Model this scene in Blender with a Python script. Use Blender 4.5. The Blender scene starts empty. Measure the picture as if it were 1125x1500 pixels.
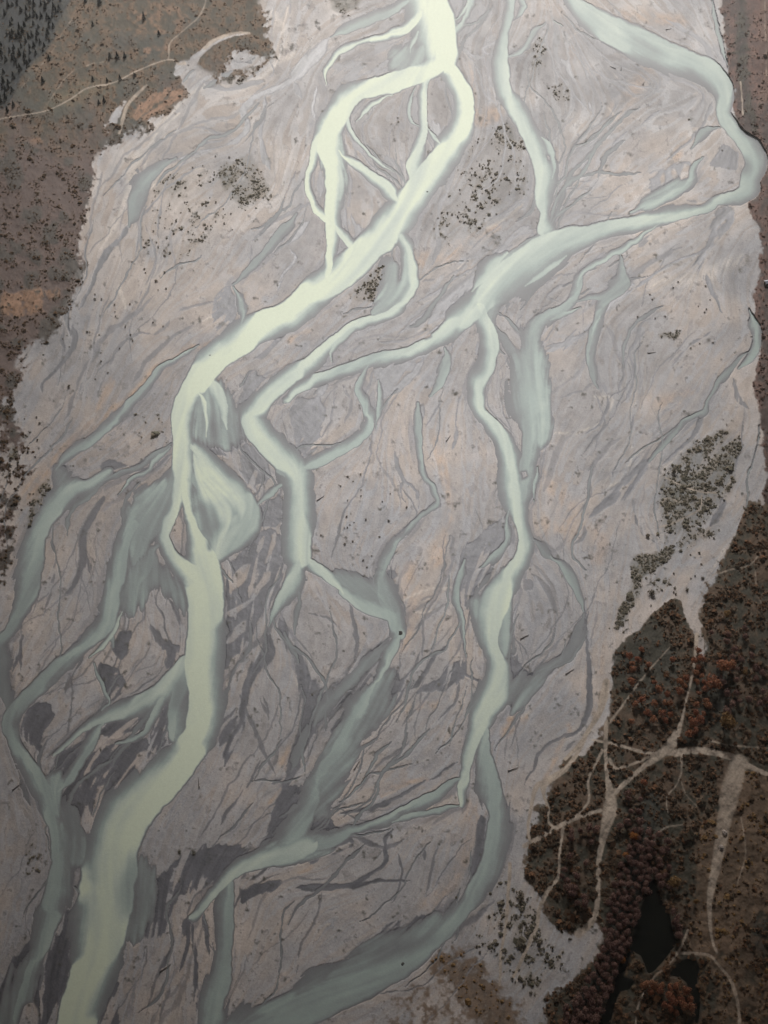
import bpy, math, random
import numpy as np
from mathutils import Vector, Matrix, Euler
R = math.radians
rng = np.random.default_rng(7)
random.seed(7)
scene = bpy.context.scene
COL = scene.collection

# ------------------------------------------------------------------ camera
H = 700.0
PITCH = 52.0            # degrees below the horizon
VFOV = 46.0
PW, PH = 1125.0, 1500.0
cam_d = bpy.data.cameras.new("camera")
cam = bpy.data.objects.new("camera", cam_d)
COL.objects.link(cam)
cam.location = (0, 0, H)
cam.rotation_euler = (R(90 - PITCH), 0, 0)
cam_d.sensor_fit = 'VERTICAL'
cam_d.angle = R(VFOV)
cam_d.clip_start = 1.0
cam_d.clip_end = 60000.0
scene.camera = cam
TH = math.tan(R(VFOV / 2))
SP, CP = math.sin(R(PITCH)), math.cos(R(PITCH))

def ground(px, py, z=0.0):
    """photo measurement -> point of the valley floor at height z"""
    px = np.asarray(px, float); py = np.asarray(py, float)
    a = (px - PW / 2) / (PH / 2) * TH
    b = (PH / 2 - py) / (PH / 2) * TH
    dx = a; dy = CP + b * SP; dz = -SP + b * CP
    t = (z - H) / dz
    return dx * t, dy * t, np.zeros_like(t) + z

# ------------------------------------------------------------------ survey lattice
STEP = 1.0
X0, X1, Y0, Y1 = -200.0, 1325.0, -110.0, 1595.0
NX = int((X1 - X0) / STEP) + 1
NY = int((Y1 - Y0) / STEP) + 1
gx = X0 + STEP * np.arange(NX); gy = Y0 + STEP * np.arange(NY)
PX, PY = np.meshgrid(gx, gy)
PX = PX.astype(np.float32); PY = PY.astype(np.float32)

def vnoise(cell, seed, cellx=None):
    r = np.random.default_rng(seed)
    cx = cellx or cell
    n0, n1 = int(NY * STEP / cell) + 4, int(NX * STEP / cx) + 4
    g = r.random((n0, n1), dtype=np.float32)
    v = (np.arange(NY) * STEP / cell + 0.5).astype(np.float32); u = (np.arange(NX) * STEP / cx + 0.5).astype(np.float32)
    i = v.astype(int); j = u.astype(int)
    fv = v - i; fu = u - j
    fv = fv * fv * (3 - 2 * fv); fu = fu * fu * (3 - 2 * fu)
    a = g[i] * (1 - fv)[:, None] + g[i + 1] * fv[:, None]
    return a[:, j] * (1 - fu) + a[:, j + 1] * fu

def fbm(cell, seed, octs=4, gain=0.5):
    s = 0; w = 1.0; t = 0
    for k in range(octs):
        s = s + w * vnoise(max(cell / 2 ** k, 1.3), seed * 31 + k); t += w; w *= gain
    return s / t            # 0..1 around .5

def sstep(a, b, x):
    t = np.clip((x - a) / (b - a), 0, 1)
    return t * t * (3 - 2 * t)

WX = fbm(46, 1, 5, .6) - .5; WY = fbm(46, 2, 5, .6) - .5
def warp(amp):
    return PX + WX * amp, PY + WY * amp
WX2 = fbm(16, 3, 2) - .5; WY2 = fbm(16, 4, 2) - .5
W_MILK = (PX + WX * 11 + WX2 * 3.5, PY + WY * 11 + WY2 * 3.5); W_PATCH = warp(15.0); W_VEG = warp(22.0); W_TRK = warp(3.5)

def parse(line):
    head, body = line.split('|')
    h = head.split()
    pts = [tuple(float(q) for q in p.split(',')) for p in body.split()]
    return h, pts

def spline(pts, step=3.0):
    P = np.array(pts, float)
    if len(P) == 2:
        n = max(2, int(np.hypot(*(P[1] - P[0])[:2]) / step))
        return P[0] + (P[1] - P[0]) * np.linspace(0, 1, n + 1)[:, None]
    Q = np.vstack([2 * P[0] - P[1], P, 2 * P[-1] - P[-2]])
    out = []
    for k in range(1, len(Q) - 2):
        p0, p1, p2, p3 = Q[k - 1], Q[k], Q[k + 1], Q[k + 2]
        n = max(2, int(np.hypot(*(p2 - p1)[:2]) / step))
        t = np.linspace(0, 1, n, endpoint=False)[:, None]
        out.append(.5 * ((2 * p1) + (p2 - p0) * t + (2 * p0 - 5 * p1 + 4 * p2 - p3) * t ** 2 + (3 * p1 - p0 - 3 * p2 + p3) * t ** 3))
    out.append(P[-1:])
    S = np.vstack(out)
    if S.shape[1] > 2: S[:, 2] = np.maximum(S[:, 2], .8)
    return S

def stroke_fields(pts, ext, W, taper=0.0):
    """yield (slices, d/halfwidth, d-halfwidth) patches along one traced line"""
    S = spline(pts)
    if taper > 0:
        L = np.concatenate([[0], np.cumsum(np.hypot(*np.diff(S[:, :2], axis=0).T))])
        e = np.minimum(L, L[-1] - L)
        S[:, 2] *= .25 + .75 * sstep(0, taper, e)
    n = len(S); k = 0
    while k < n - 1:
        e = min(k + 7, n - 1)
        seg = S[k:e + 1]
        m = seg[:, 2].max() / 2 + ext + 10
        i0 = max(0, int((seg[:, 1].min() - m - Y0) / STEP)); i1 = min(NY, int((seg[:, 1].max() + m - Y0) / STEP) + 2)
        j0 = max(0, int((seg[:, 0].min() - m - X0) / STEP)); j1 = min(NX, int((seg[:, 0].max() + m - X0) / STEP) + 2)
        if i1 > i0 and j1 > j0:
            sl = (slice(i0, i1), slice(j0, j1))
            xx = W[0][sl]; yy = W[1][sl]
            bt = np.full(xx.shape, 9e3, np.float32); bd = bt.copy(); sd = np.zeros(xx.shape, np.float32)
            for q in range(len(seg) - 1):
                ax, ay, aw = seg[q]; bx, by, bw = seg[q + 1]
                ex, ey = bx - ax, by - ay
                L = ex * ex + ey * ey + 1e-9
                u = np.clip(((xx - ax) * ex + (yy - ay) * ey) / L, 0, 1)
                d = np.hypot(xx - ax - u * ex, yy - ay - u * ey)
                hw = (aw + (bw - aw) * u) / 2
                sd = np.where(d - hw < bd, ex * (yy - ay) - ey * (xx - ax), sd)
                bt = np.minimum(bt, d / hw); bd = np.minimum(bd, d - hw)
            yield sl, bt, bd, sd > 0
        k = e

def boxblur(a, r):
    if r < 1: return a
    for ax in (0, 1):
        for _ in range(2):
            p = np.pad(a, [(r + 1, r) if q == ax else (0, 0) for q in (0, 1)], mode='edge')
            c = np.cumsum(p, axis=ax, dtype=np.float64)
            n = a.shape[ax]
            hi = np.take(c, np.arange(2 * r + 1, 2 * r + 1 + n), axis=ax); lo = np.take(c, np.arange(0, n), axis=ax)
            a = ((hi - lo) / (2 * r + 1)).astype(np.float32)
    return a

def poly(pts, blur, W):
    P = np.array([p[:2] for p in pts])
    m = blur * 2 + 16
    i0 = max(0, int((P[:, 1].min() - m - Y0) / STEP)); i1 = min(NY, int((P[:, 1].max() + m - Y0) / STEP) + 2)
    j0 = max(0, int((P[:, 0].min() - m - X0) / STEP)); j1 = min(NX, int((P[:, 0].max() + m - X0) / STEP) + 2)
    sl = (slice(i0, i1), slice(j0, j1))
    xx = W[0][sl]; yy = W[1][sl]
    ins = np.zeros(xx.shape, bool)
    n = len(P)
    for k in range(n):
        ax, ay = P[k]; bx, by = P[(k + 1) % n]
        if ay == by: continue
        c = (ay > yy) != (by > yy)
        ins ^= c & (xx < (bx - ax) * (yy - ay) / (by - ay) + ax)
    return sl, boxblur(ins.astype(np.float32), int(round(blur / STEP)))

# ------------------------------------------------------------------ the survey: traced channels (x,y,width)
# head: object name, turbidity, softness of the edge, width of the wet rim
RIVERS = '''
river 1 .45 4|612,-60,56 615,-30,58 625,0,60 637,40,64 642,70,56 645,88,44
river .97 .4 3|645,85,36 655,102,26 667,117,24 679,138,26 682,160,28 676,185,32 663,208,36 645,235,38 622,267,42 603,293,44 582,320,46 562,346,48 540,365,48 503,399,46 462,427,44 424,459,42 378,482,44 342,505,46 312,527,40 292,553,38 276,580,32 267,613,30 267,650,30 268,700,32
river .95 .45 3|268,690,32 258,735,20 247,762,18 241,788,16 250,812,18 268,832,26 290,850,40
river .95 .5 2|268,690,30 276,740,18 284,780,20 291,808,34 298,840,58
river .97 .42 4|290,800,30 298,840,58 300,900,54 298,950,54 298,985,54 301,1025,50 297,1060,48 281,1095,48 254,1127,54 217,1160,66 184,1200,72 166,1240,74 160,1275,84 156,1310,84 150,1350,76 141,1400,66 124,1450,62 112,1500,60 104,1600,60
side_channel .95 .45 3|645,85,36 625,103,30 600,112,28 575,121,32 550,127,28 525,134,26 507,146,34 492,170,38 480,195,40 484,220,38 490,250,28 488,295,24 487,315,24 488,340,22 484,372,14 477,403,12
side_channel .9 .5 3|480,180,28 468,205,20 459,235,12 450,268,8 455,290,9 466,310,10 478,322,12
side_channel .85 .5 3|497,222,12 504,231,12 530,247,14 555,265,17 571,283,20 585,298,20
side_channel .8 .5 2|500,155,14 508,172,9 514,192,8 528,213,5 550,234,4 575,252,4
side_channel .8 .5 2|575,138,6 542,156,7 523,180,5
side_channel .9 .5 2|640,95,14 630,104,14 622,118,14 618,149,13 620,173,13 620,197,13 611,221,18 607,245,22 612,267,24
side_channel .6 .5 2|606,128,4 598,160,5 603,180,5 614,187,5
side_channel .8 .6 2|628,190,10 636,202,14 644,212,14
side_channel .85 .6 2|488,325,18 507,347,12 521,365,14 535,372,20
side_channel .8 .6 2|600,40,6 585,42,10 565,50,8 542,56,8 510,69,11 488,86,11 479,106,9 478,124,6
side_channel .9 .6 2|612,20,16 592,42,14 560,54,10 545,58,8
side_channel .45 .7 3|612,-8,8 598,2,6 575,14,12 542,29,13 510,41,13 483,54,5
side_channel .6 .6 2|610,45,14 603,62,10 600,78,7
side_channel .5 .7 2|656,58,6 668,45,8 685,20,6 692,0,8 695,-30,8
side_channel .55 .7 2|664,30,5 676,22,6 688,2,8 690,-30,8
stream .62 .55 3|750,-40,12 748,0,12 744,25,12 740,45,12 735,66,13 733,95,22 736,125,22 746,149,23 769,181,25 788,219,27 797,256,29 795,283,26 795,313,12 798,335,22
stream .5 .6 2|760,-30,10 764,0,9 768,10,8 761,21,9 752,30,8
stream .35 .6 2|800,32,5 782,50,9 770,66,9 755,78,10 740,84,10
stream .7 .5 2|812,30,4 824,40,4
stream .5 .5 2|808,262,10 812,240,10 806,215,12 795,200,10
river_branch .63 .5 3|825,-30,14 838,-2,17 852,14,19 868,29,26 905,54,36 958,76,34 1012,94,34 1048,114,36 1060,139,26 1057,165,20 1070,186,20 1092,211,22 1104,238,26 1098,262,24 1092,282,24 1053,293,15 1038,302,14 998,313,18 945,323,22 892,334,24 852,347,30 817,355,42 777,384,52 737,413,50 706,441,40 678,467,32 651,489,24 617,508,19 577,521,17 528,533,15 475,549,14 440,569,12 421,586,8
river_branch .55 .6 3|850,6,14 880,26,22 915,42,24 960,66,26 1000,82,22
river_branch .6 .6 3|690,425,12 715,395,16 745,372,14
river_branch .6 .6 2|770,420,8 795,402,10 830,372,8
middle_channel .74 .55 3|587,348,14 598,367,17 603,399,19 606,417,18 598,433,14 577,455,13 550,466,14 528,472,14 507,482,13 483,505,15 456,530,19 424,554,23 395,576,25 376,598,28 366,613,28 382,640,32 408,668,36 432,692,38 438,720,29 438,760,32 437,800,36 441,821,32
middle_channel .35 .8 2|575,392,18 572,415,22 566,440,22 548,457,14
middle_channel .75 .5 2|441,815,22 455,826,17 472,838,17 487,852,15 502,870,14
middle_channel .3 .8 3|495,845,20 520,858,26 545,866,34 560,868,32
middle_channel .55 .6 3|500,866,14 530,886,20 556,893,24 574,900,22 580,915,22 584,928,18
middle_channel .6 .6 3|440,820,28 430,853,24 418,870,18 408,885,13 400,905,8 394,920,5
middle_channel .55 .7 3|584,928,22 577,945,18 562,975,12 551,999,10
middle_channel .6 .6 2|572,950,8 556,988,9 544,1008,9
middle_channel .5 .8 4|546,1004,9 532,1033,22 511,1071,28 487,1113,28 463,1153,26 447,1193,26 425,1235,34
middle_channel .8 .55 3|450,1236,34 424,1248,38 387,1257,28 356,1268,22 328,1290,15 307,1317,12 295,1332,12 281,1347,10
middle_channel .55 .6 3|333,1296,14 332,1325,20 332,1360,20 328,1400,19 323,1435,28 313,1467,36 310,1500,38 306,1600,40
middle_channel .4 .6 2|296,1335,6 302,1352,5
middle_channel .55 .6 3|528,470,9 505,492,9 488,510,8 486,528,5
middle_channel .5 .6 2|540,534,10 527,556,9 524,570,10 532,586,12 540,602,15 544,612,16 538,629,15 516,648,15 487,664,17 458,679,18 440,690,20
middle_channel .45 .6 2|555,556,8 558,588,9 556,611,6 551,628,4
middle_channel .5 .6 2|411,712,14 391,728,10 378,740,9
middle_channel .35 .6 2|404,690,20 414,700,12
shallow_braid .72 .7 2|296,550,18 310,565,24 324,588,22 330,612,16 332,628,10
shallow_braid .85 .6 2|290,570,16 300,590,12 303,612,9 303,641,4
shallow_braid .65 .8 2|283,655,14 297,670,20 315,688,24 340,708,26 356,722,22 368,740,24 362,764,42 340,786,46 308,812,36
shallow_braid .4 .9 2|283,700,22 310,715,30 335,735,26
shallow_braid .5 .8 3|300,760,8 304,780,8 320,785,10
shallow_braid .4 .8 3|262,690,26 240,730,30 218,765,44 205,790,30 197,826,8
shallow_braid .42 .8 3|232,800,14 216,825,17 205,850,19 200,880,17
shallow_braid .5 .6 3|196,768,16 188,782,18 179,808,20 172,840,24 165,872,26 158,900,28 146,920,28 133,932,26 107,957,24 72,991,22 45,1016,24 21,1041,23 14,1063,22 27,1098,22 45,1132,26 64,1162,33 79,1193,31 84,1214,25 87,1253,26 86,1290,32 79,1325,36 68,1360,30 56,1400,22 42,1435,18 28,1475,18 16,1530,20
shallow_braid .75 .6 2|180,895,8 170,915,9 160,935,8 146,952,8 133,963,10
shallow_braid .4 .7 2|163,925,12 166,948,10
shallow_braid .55 .6 2|139,972,7 143,990,5 152,1012,5 160,1028,5 150,1041,8
shallow_braid .7 .55 3|270,975,26 252,996,32 235,1012,30 203,1031,27 171,1044,22 140,1060,14 115,1074,8 80,1105,4
shallow_braid .6 .6 2|152,1062,20 140,1080,14 128,1096,15 115,1124,13 100,1147,14 88,1160,16
shallow_braid .55 .6 2|243,1012,16 224,1049,12 211,1071,8 187,1084,7 170,1088,5
shallow_braid .5 .85 3|275,980,30 262,1020,30 258,1055,28 256,1080,22
shallow_braid .22 .8 3|105,1195,30 112,1225,26 105,1260,26
shallow_braid .3 .9 3|110,1300,10 122,1310,16
west_stream .42 .6 3|293,503,6 262,520,7 240,535,10 222,556,13 205,575,14 188,593,16 171,613,17 150,632,15 133,646,14 110,662,14 93,676,12 85,690,12
west_stream .25 .7 3|250,650,6 232,662,10 205,682,10 180,690,10 160,700,8 145,706,10
west_stream .5 .5 2|248,655,8 232,670,9 218,690,8 200,697,8 185,710,6 172,728,4
west_stream .5 .6 3|160,690,12 130,710,20 107,718,28 92,730,34 77,746,34 61,772,28 51,805,32 43,840,34 37,868,33 28,894,25 16,917,17 2,935,15 -30,960,14
west_stream .2 .8 3|88,690,20 92,710,24
west_stream .22 .7 2|-20,930,18 3,960,18 5,1000,18 12,1040,14
west_stream .28 .7 3|262,231,6 240,241,11 213,262,22 200,285,25 195,315,20 187,333,10
east_channel .76 .5 3|700,452,22 707,466,20 715,483,20 721,508,22 714,535,22 700,556,27 699,573,22 703,593,18 708,606,16 721,621,17 736,643,21 745,675,23 747,707,27 754,733,28 762,760,20 768,792,19 762,821,21 745,846,31 730,869,42 722,893,46 717,916,36 721,948,22 730,980,30 727,1012,42 711,1041,36 698,1073,23 687,1103,19 683,1121,13 681,1140,14 678,1161,13 677,1180,6
east_channel .5 .6 4|712,1068,8 709,1090,18 711,1113,22 720,1140,24 726,1167,28 730,1193,29 728,1221,33 721,1253,32 710,1280,28 694,1307,26 676,1333,24 657,1355,26 635,1374,28 604,1397,38 572,1417,46 541,1430,56 502,1446,60 448,1474,62 395,1500,62 320,1540,64 250,1600,64
east_channel .45 .6 3|680,1138,10 663,1146,12 631,1169,14 591,1188,14 550,1204,12 516,1216,12 488,1229,20 452,1240,30
east_channel .5 .6 2|678,1178,8 643,1188,9 604,1197,9 575,1204,10
east_channel .45 .65 4|850,407,10 845,428,11 832,447,12 804,463,15 783,481,20 777,513,28 776,540,38 777,580,46 779,613,38 779,648,30 771,680,24 768,707,26 761,735,18
east_channel .62 .6 3|969,324,4 941,343,8 916,361,10 896,375,8 878,388,7 853,400,8 846,420,10
east_channel .5 .6 2|850,449,7 825,460,7 806,470,6
east_channel .34 .7 2|908,372,7 912,400,12 912,416,22 888,438,18 876,465,14 868,490,14 865,529,13 869,552,10 878,568,6
east_channel .5 .7 2|878,462,8 870,478,10 866,492,8
east_channel .3 .7 2|912,416,14 890,432,16 868,436,8 846,441,8
east_channel .5 .6 3|786,686,8 783,710,6 781,735,4
east_channel .18 .8 4|776,788,8 790,798,12 803,812,16 815,820,12
east_channel .4 .6 3|808,814,10 827,830,12 838,850,12 848,872,10 855,895,9
east_channel .14 .7 3|856,898,9 847,929,16 830,955,15 806,976,16 785,1000,30
east_channel .4 .7 3|747,745,10 741,768,9 741,792,9 722,819,14 705,832,14
east_channel .45 .6 3|682,820,12 672,855,11 670,884,11 675,906,9 678,930,5 681,960,4
east_channel .2 .7 2|742,420,16 728,445,14 718,460,10
east_channel .18 .7 2|726,481,8 742,503,15 761,529,20
east_channel .2 .7 2|729,455,5 747,472,8 763,488,10
east_channel .4 .6 2|652,511,8 655,535,14 645,561,12 630,580,12
east_channel .36 .6 2|609,590,18 609,616,14 614,648,9 619,688,9 632,716,9 640,735,8 622,749,9 601,773,12 579,797,13 562,824,15 558,846,16
east_channel .28 .6 2|613,640,6 619,688,10 633,716,8
east_channel .4 .7 3|558,840,14 563,865,24 574,893,22
east_channel .22 .8 2|566,943,10 534,972,16 504,1007,18 478,1033,18 459,1062,12
east_channel .22 .8 2|420,930,9 432,959,11 438,975,10
east_channel .22 .8 2|448,1060,10 438,1103,12 427,1129,8
east_channel .45 .7 3|1030,232,6 1017,245,10 1011,266,13 985,283,14 953,297,15 925,310,12
east_channel .35 .7 2|1053,185,8 1028,195,12 1012,221,6
bank_stream .5 .6 3|1098,452,8 1106,472,14 1108,496,14 1103,522,14 1082,540,9
shallow_run .3 .8 2|1103,513,5 1082,527,6 1057,556,9 1036,588,6 1030,603,7 1002,617,9 974,648,9 950,677,12
bank_stream .4 .5 2|1043,0,8 1050,35,6 1056,65,7 1062,85,5 1068,102,4
side_stream .3 .6 3|435,313,8 419,332,12 396,356,12 376,380,12 352,406,8 339,417,8
side_stream .42 .6 3|341,420,8 352,439,11 356,460,11 353,476,10
'''
# wet, nearly waterless lines: wetness|x,y,width
RUNS = '''
.9|281,1347,9 262,1370,9 247,1398,7 232,1420,4
.8|275,1352,6 272,1390,5 262,1425,4
.8|296,1338,7 302,1365,6 305,1400,5
.8|115,1074,8 90,1098,6 72,1112,5
.6|729,88,3 707,75,3 721,64,4 729,55,3
.6|667,67,3 683,77,4 694,85,4 707,83,3
.5|705,107,4 721,133,5 726,146,4
.5|814,27,5 817,53,6 814,80,6 822,95,5
.5|841,171,2 825,192,3 812,205,2
.5|873,184,2 855,197,3 836,211,2
.5|870,205,2 850,220,3 834,231,2
.6|918,192,3 908,203,5 884,237,4 881,259,3 868,267,3 846,270,2
.4|905,221,3 892,236,2
.4|948,88,4 966,104,4 969,120,4 958,149,4 950,160,3
.35|1017,150,3 993,160,4 966,165,3
.7|974,101,5 948,86,6 905,72,6 880,60,4
.7|1052,78,5 1066,100,5
.65|611,444,2 638,428,4 665,407,3 694,393,2
.7|580,490,2 595,481,4 630,455,4 665,437,3
.5|617,412,3 657,401,4 683,388,3 707,353,3 740,325,2
.7|850,362,4 817,386,5 785,408,5 758,421,5 742,445,4
.7|753,428,4 742,450,4 735,458,2
.65|843,414,2 811,425,4 804,435,3 820,440,2
.5|843,400,2 812,407,4 777,428,3 765,450,2
.6|662,519,3 667,487,3
.75|852,486,3 830,500,5 817,508,5 796,514,4
.7|848,492,2 820,502,3 798,508,3
.7|825,513,5 841,497,5 862,481,4
.65|825,500,3 845,485,4 862,468,3
.6|974,540,4 990,524,6 1017,503,5 1040,488,5 1056,474,4 1060,462,3
.4|913,534,5 905,510,6 897,487,5 889,475,3
.35|937,600,10 936,567,8 934,540,6 928,520,4
.35|1009,495,5 1010,470,5 1009,447,3
.5|1025,530,4 1020,545,3
.45|822,583,3 852,569,4 872,556,3
.65|593,701,4 611,720,5 612,745,3
.6|589,700,4 586,720,4 594,735,2
.6|698,604,3 708,618,4 716,640,3
.5|779,840,6 795,856,8 806,875,8 816,900,5
.4|782,825,4 806,853,5 815,880,4
.4|796,720,8 806,690,9 817,661,8 830,643,6 852,629,4
.35|827,668,5 832,650,4
.35|850,771,3 830,790,5 812,810,4
.45|865,690,7 878,672,8 892,656,8 908,645,5
.4|866,705,4 876,683,4
.7|932,755,5 936,772,7 945,788,7 958,793,5
.4|927,722,3 931,750,4
.6|862,628,3 880,612,4 886,600,3
.5|825,786,3 841,803,4 848,815,3
.5|850,762,3 857,780,4 836,800,3
.65|1063,722,7 1055,748,9 1040,770,8
.5|93,1017,4 99,991,4 97,980,2
.5|379,1024,2 386,1040,3 398,1062,2
.5|384,1020,2 390,1040,3 392,1056,2
.5|408,1092,5 406,1113,5 398,1122,3
.6|385,70,3 400,100,3 396,120,3 375,140,3
.5|402,10,3 398,40,4 399,75,4 398,95,3
.5|428,0,3 424,30,3 408,55,2
.5|340,125,4 365,115,4 385,98,4
.6|300,118,6 330,130,6 360,125,8 392,122,5
.5|250,200,2 300,180,4 345,170,3 372,160,2
.5|205,245,3 240,205,4 290,190,4 340,200,3
.5|150,250,4 135,300,4 128,350,4 124,400,4
.5|160,430,3 150,470,3 135,520,4 118,560,4 105,600,3
.5|215,330,3 225,365,3 222,400,3 205,440,2
.4|180,300,3 175,340,3 178,380,2
.5|290,470,4 255,490,4 225,515,5 190,560,4
.5|470,640,4 480,655,4 505,645,3
.5|500,560,4 512,590,5 505,620,4
.6|555,505,4 600,495,4 630,480,3
.5|160,640,4 175,625,4 200,600,3
.5|100,760,4 112,740,4 140,725,4
.5|60,900,5 72,860,5 80,830,4 86,800,3
.6|250,880,5 262,910,5 265,950,4
.6|215,910,6 230,935,8 245,950,6
.5|452,900,3 480,905,3 505,925,3
.5|640,1000,3 610,1040,3 590,1065,3
.5|600,1085,3 560,1120,3 520,1160,3
.5|640,1240,3 630,1280,3 625,1310,3
.5|470,1310,3 460,1350,3 440,1390,3 430,1430,2
.5|210,1390,3 205,1430,4 200,1480,4
.5|240,1400,4 225,1440,4 215,1490,3
.5|680,1340,3 700,1310,4 725,1280,3
.5|330,1000,3 320,1030,4 305,1075,3
.45|640,870,3 615,880,4 590,895,3
.45|660,880,3 630,900,4 600,925,3
.8|483,54,6 462,80,14 440,107,13 432,117,7 419,128,6 392,136,8 374,147,7 358,165,8 366,181,7 360,197,7 336,213,7 302,222,6 275,230,6 262,231,6
.7|390,144,6 390,165,5 383,187,4 384,208,5 392,235,6 399,248,2
.6|432,119,4 437,135,6 440,148,2
.8|187,333,9 171,353,7 149,380,6 133,412,4 117,455,4
.7|118,396,8 107,428,11 99,465,7 108,490,8 104,513,7 83,540,5 61,561,4 64,580,3
.6|95,480,4 90,500,4 96,515,5
.5|320,440,3 260,452,4 240,476,5 225,487,3 195,492,4 170,515,3 150,555,3 140,580,3
.5|188,330,2 300,118,4
.7|385,100,3 362,117,3
.8|461,125,5 458,150,4 459,175,4 470,180,3
.8|424,364,5 430,380,5 414,401,5 407,423,3
.6|368,353,3 387,335,3 414,316,4 440,305,4 465,296,4
.6|366,382,4 366,360,3
.8|455,325,10 425,345,16 412,358,10
.7|830,91,12 844,112,12 860,141,9 873,172,4
.5|849,67,4 855,88,4 868,112,4 880,122,2
.7|966,160,6 954,172,5 942,184,3
.6|1041,152,4 1030,181,4 1006,211,4 974,237,3
.5|910,205,3 895,225,4 882,245,3 878,260,2
.5|1092,283,6 1045,296,5 1005,292,5
.7|932,420,8 958,404,4 980,388,4 1012,375,4 1036,364,8 1045,352,12 1054,335,18 1062,318,18 1066,305,14
.75|1033,366,8 1028,382,10 1030,401,10 1044,428,6 1057,452,3 1064,462,2
.5|1062,470,5 1040,490,5 1015,505,4 985,535,3
.6|1073,556,4 1081,583,7 1095,600,4
.7|1030,603,6 1020,629,6 1006,645,5 969,683,3
.7|955,672,14 926,704,24 900,728,18 868,752,8 845,775,4
.6|932,608,4 925,635,5 922,645,3
.6|870,556,7 885,575,6 887,600,5 870,630,3 840,642,2
.75|619,524,7 601,551,9 574,577,6 560,582,3
.8|609,596,20 609,616,14 614,648,9
.8|638,731,7 641,741,6 622,749,9 601,773,12 579,797,13 561,824,15
.8|678,478,3 668,498,3
.7|588,520,3 565,535,8 555,556,10
.7|675,575,6 670,610,7 668,640,6 660,665,3
.7|578,662,4 585,690,5 598,710,4
.6|645,590,2 620,625,3
.8|478,561,7 464,583,11
.85|411,908,8 422,932,14 432,959,12 440,977,16 451,1007,24 460,1033,28 448,1065,20 438,1103,16 427,1129,12 414,1161,13 404,1185,12
.8|566,943,16 534,972,20 504,1007,22 478,1033,22 459,1062,16 452,1080,12
.8|392,932,10 394,955,16 376,975,16 360,1007,7 355,1041,7 358,1060,8 336,1097,10 326,1124,6
.7|347,1052,10 323,1092,14
.6|382,1115,3 365,1150,3 335,1190,5 325,1210,5
.7|395,1148,10 410,1140,9
.85|250,665,8 215,690,12 180,687,14 157,680,14 150,695,10
.6|150,718,8 140,745,12 128,770,10 120,790,14 122,820,10 112,850,5 90,872,4
.6|120,795,5 130,830,5 133,845,2
.8|188,770,6 190,800,12 194,840,12 186,865,14
.7|600,1291,3 435,1301,4
.75|435,1301,5 470,1304,6 502,1299,6 542,1283,5 563,1261,5 566,1227,5 575,1212,4
.6|582,1251,3 586,1283,3 579,1315,3 574,1326,2
.6|622,1261,9 620,1245,5
.7|704,1195,13 700,1245,14 690,1290,13 676,1318,12 655,1337,14
.7|659,943,4 641,959,5 614,996,5 600,1012,5
.7|681,960,4 683,988,4 705,1001,4
.6|673,999,4 667,1025,3 641,1055,2
.6|850,1068,4 815,1080,4 785,1105,4 778,1130,3 770,1150,2
.5|840,1085,7 828,1100,6
.7|670,1115,3 630,1140,3 590,1165,4 550,1180,5 500,1190,4
.6|700,1136,8 707,1165,6 706,1185,4
.6|30,905,4 30,960,5 20,985,4
.6|33,950,4 32,985,3
.7|860,895,3 858,930,3 863,970,5 865,1020,7 862,1045,6 845,1068,4 825,1080,3
.5|20,560,2 0,590,3
.6|772,800,3 775,830,3
.6|508,868,4 516,905,4 525,935,5 520,970,4
.7|280,1352,6 284,1400,6 286,1450,7 283,1500,7 280,1560,6
.5|250,1445,5 240,1470,4 232,1500,3
.7|235,1000,3 226,1055,4 222,1100,3
.5|1065,120,3 1046,150,3
.5|836,185,3 850,205,3
.6|420,484,8 390,516,8 372,527,8
.6|470,405,10 452,425,14 420,445,12 385,460,7
.6|640,455,12 668,430,14 690,405,8 720,375,5
.5|600,480,5 640,455,5
.5|700,330,3 735,315,3 765,290,2
.5|560,1245,2 545,1260,2
'''
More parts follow.
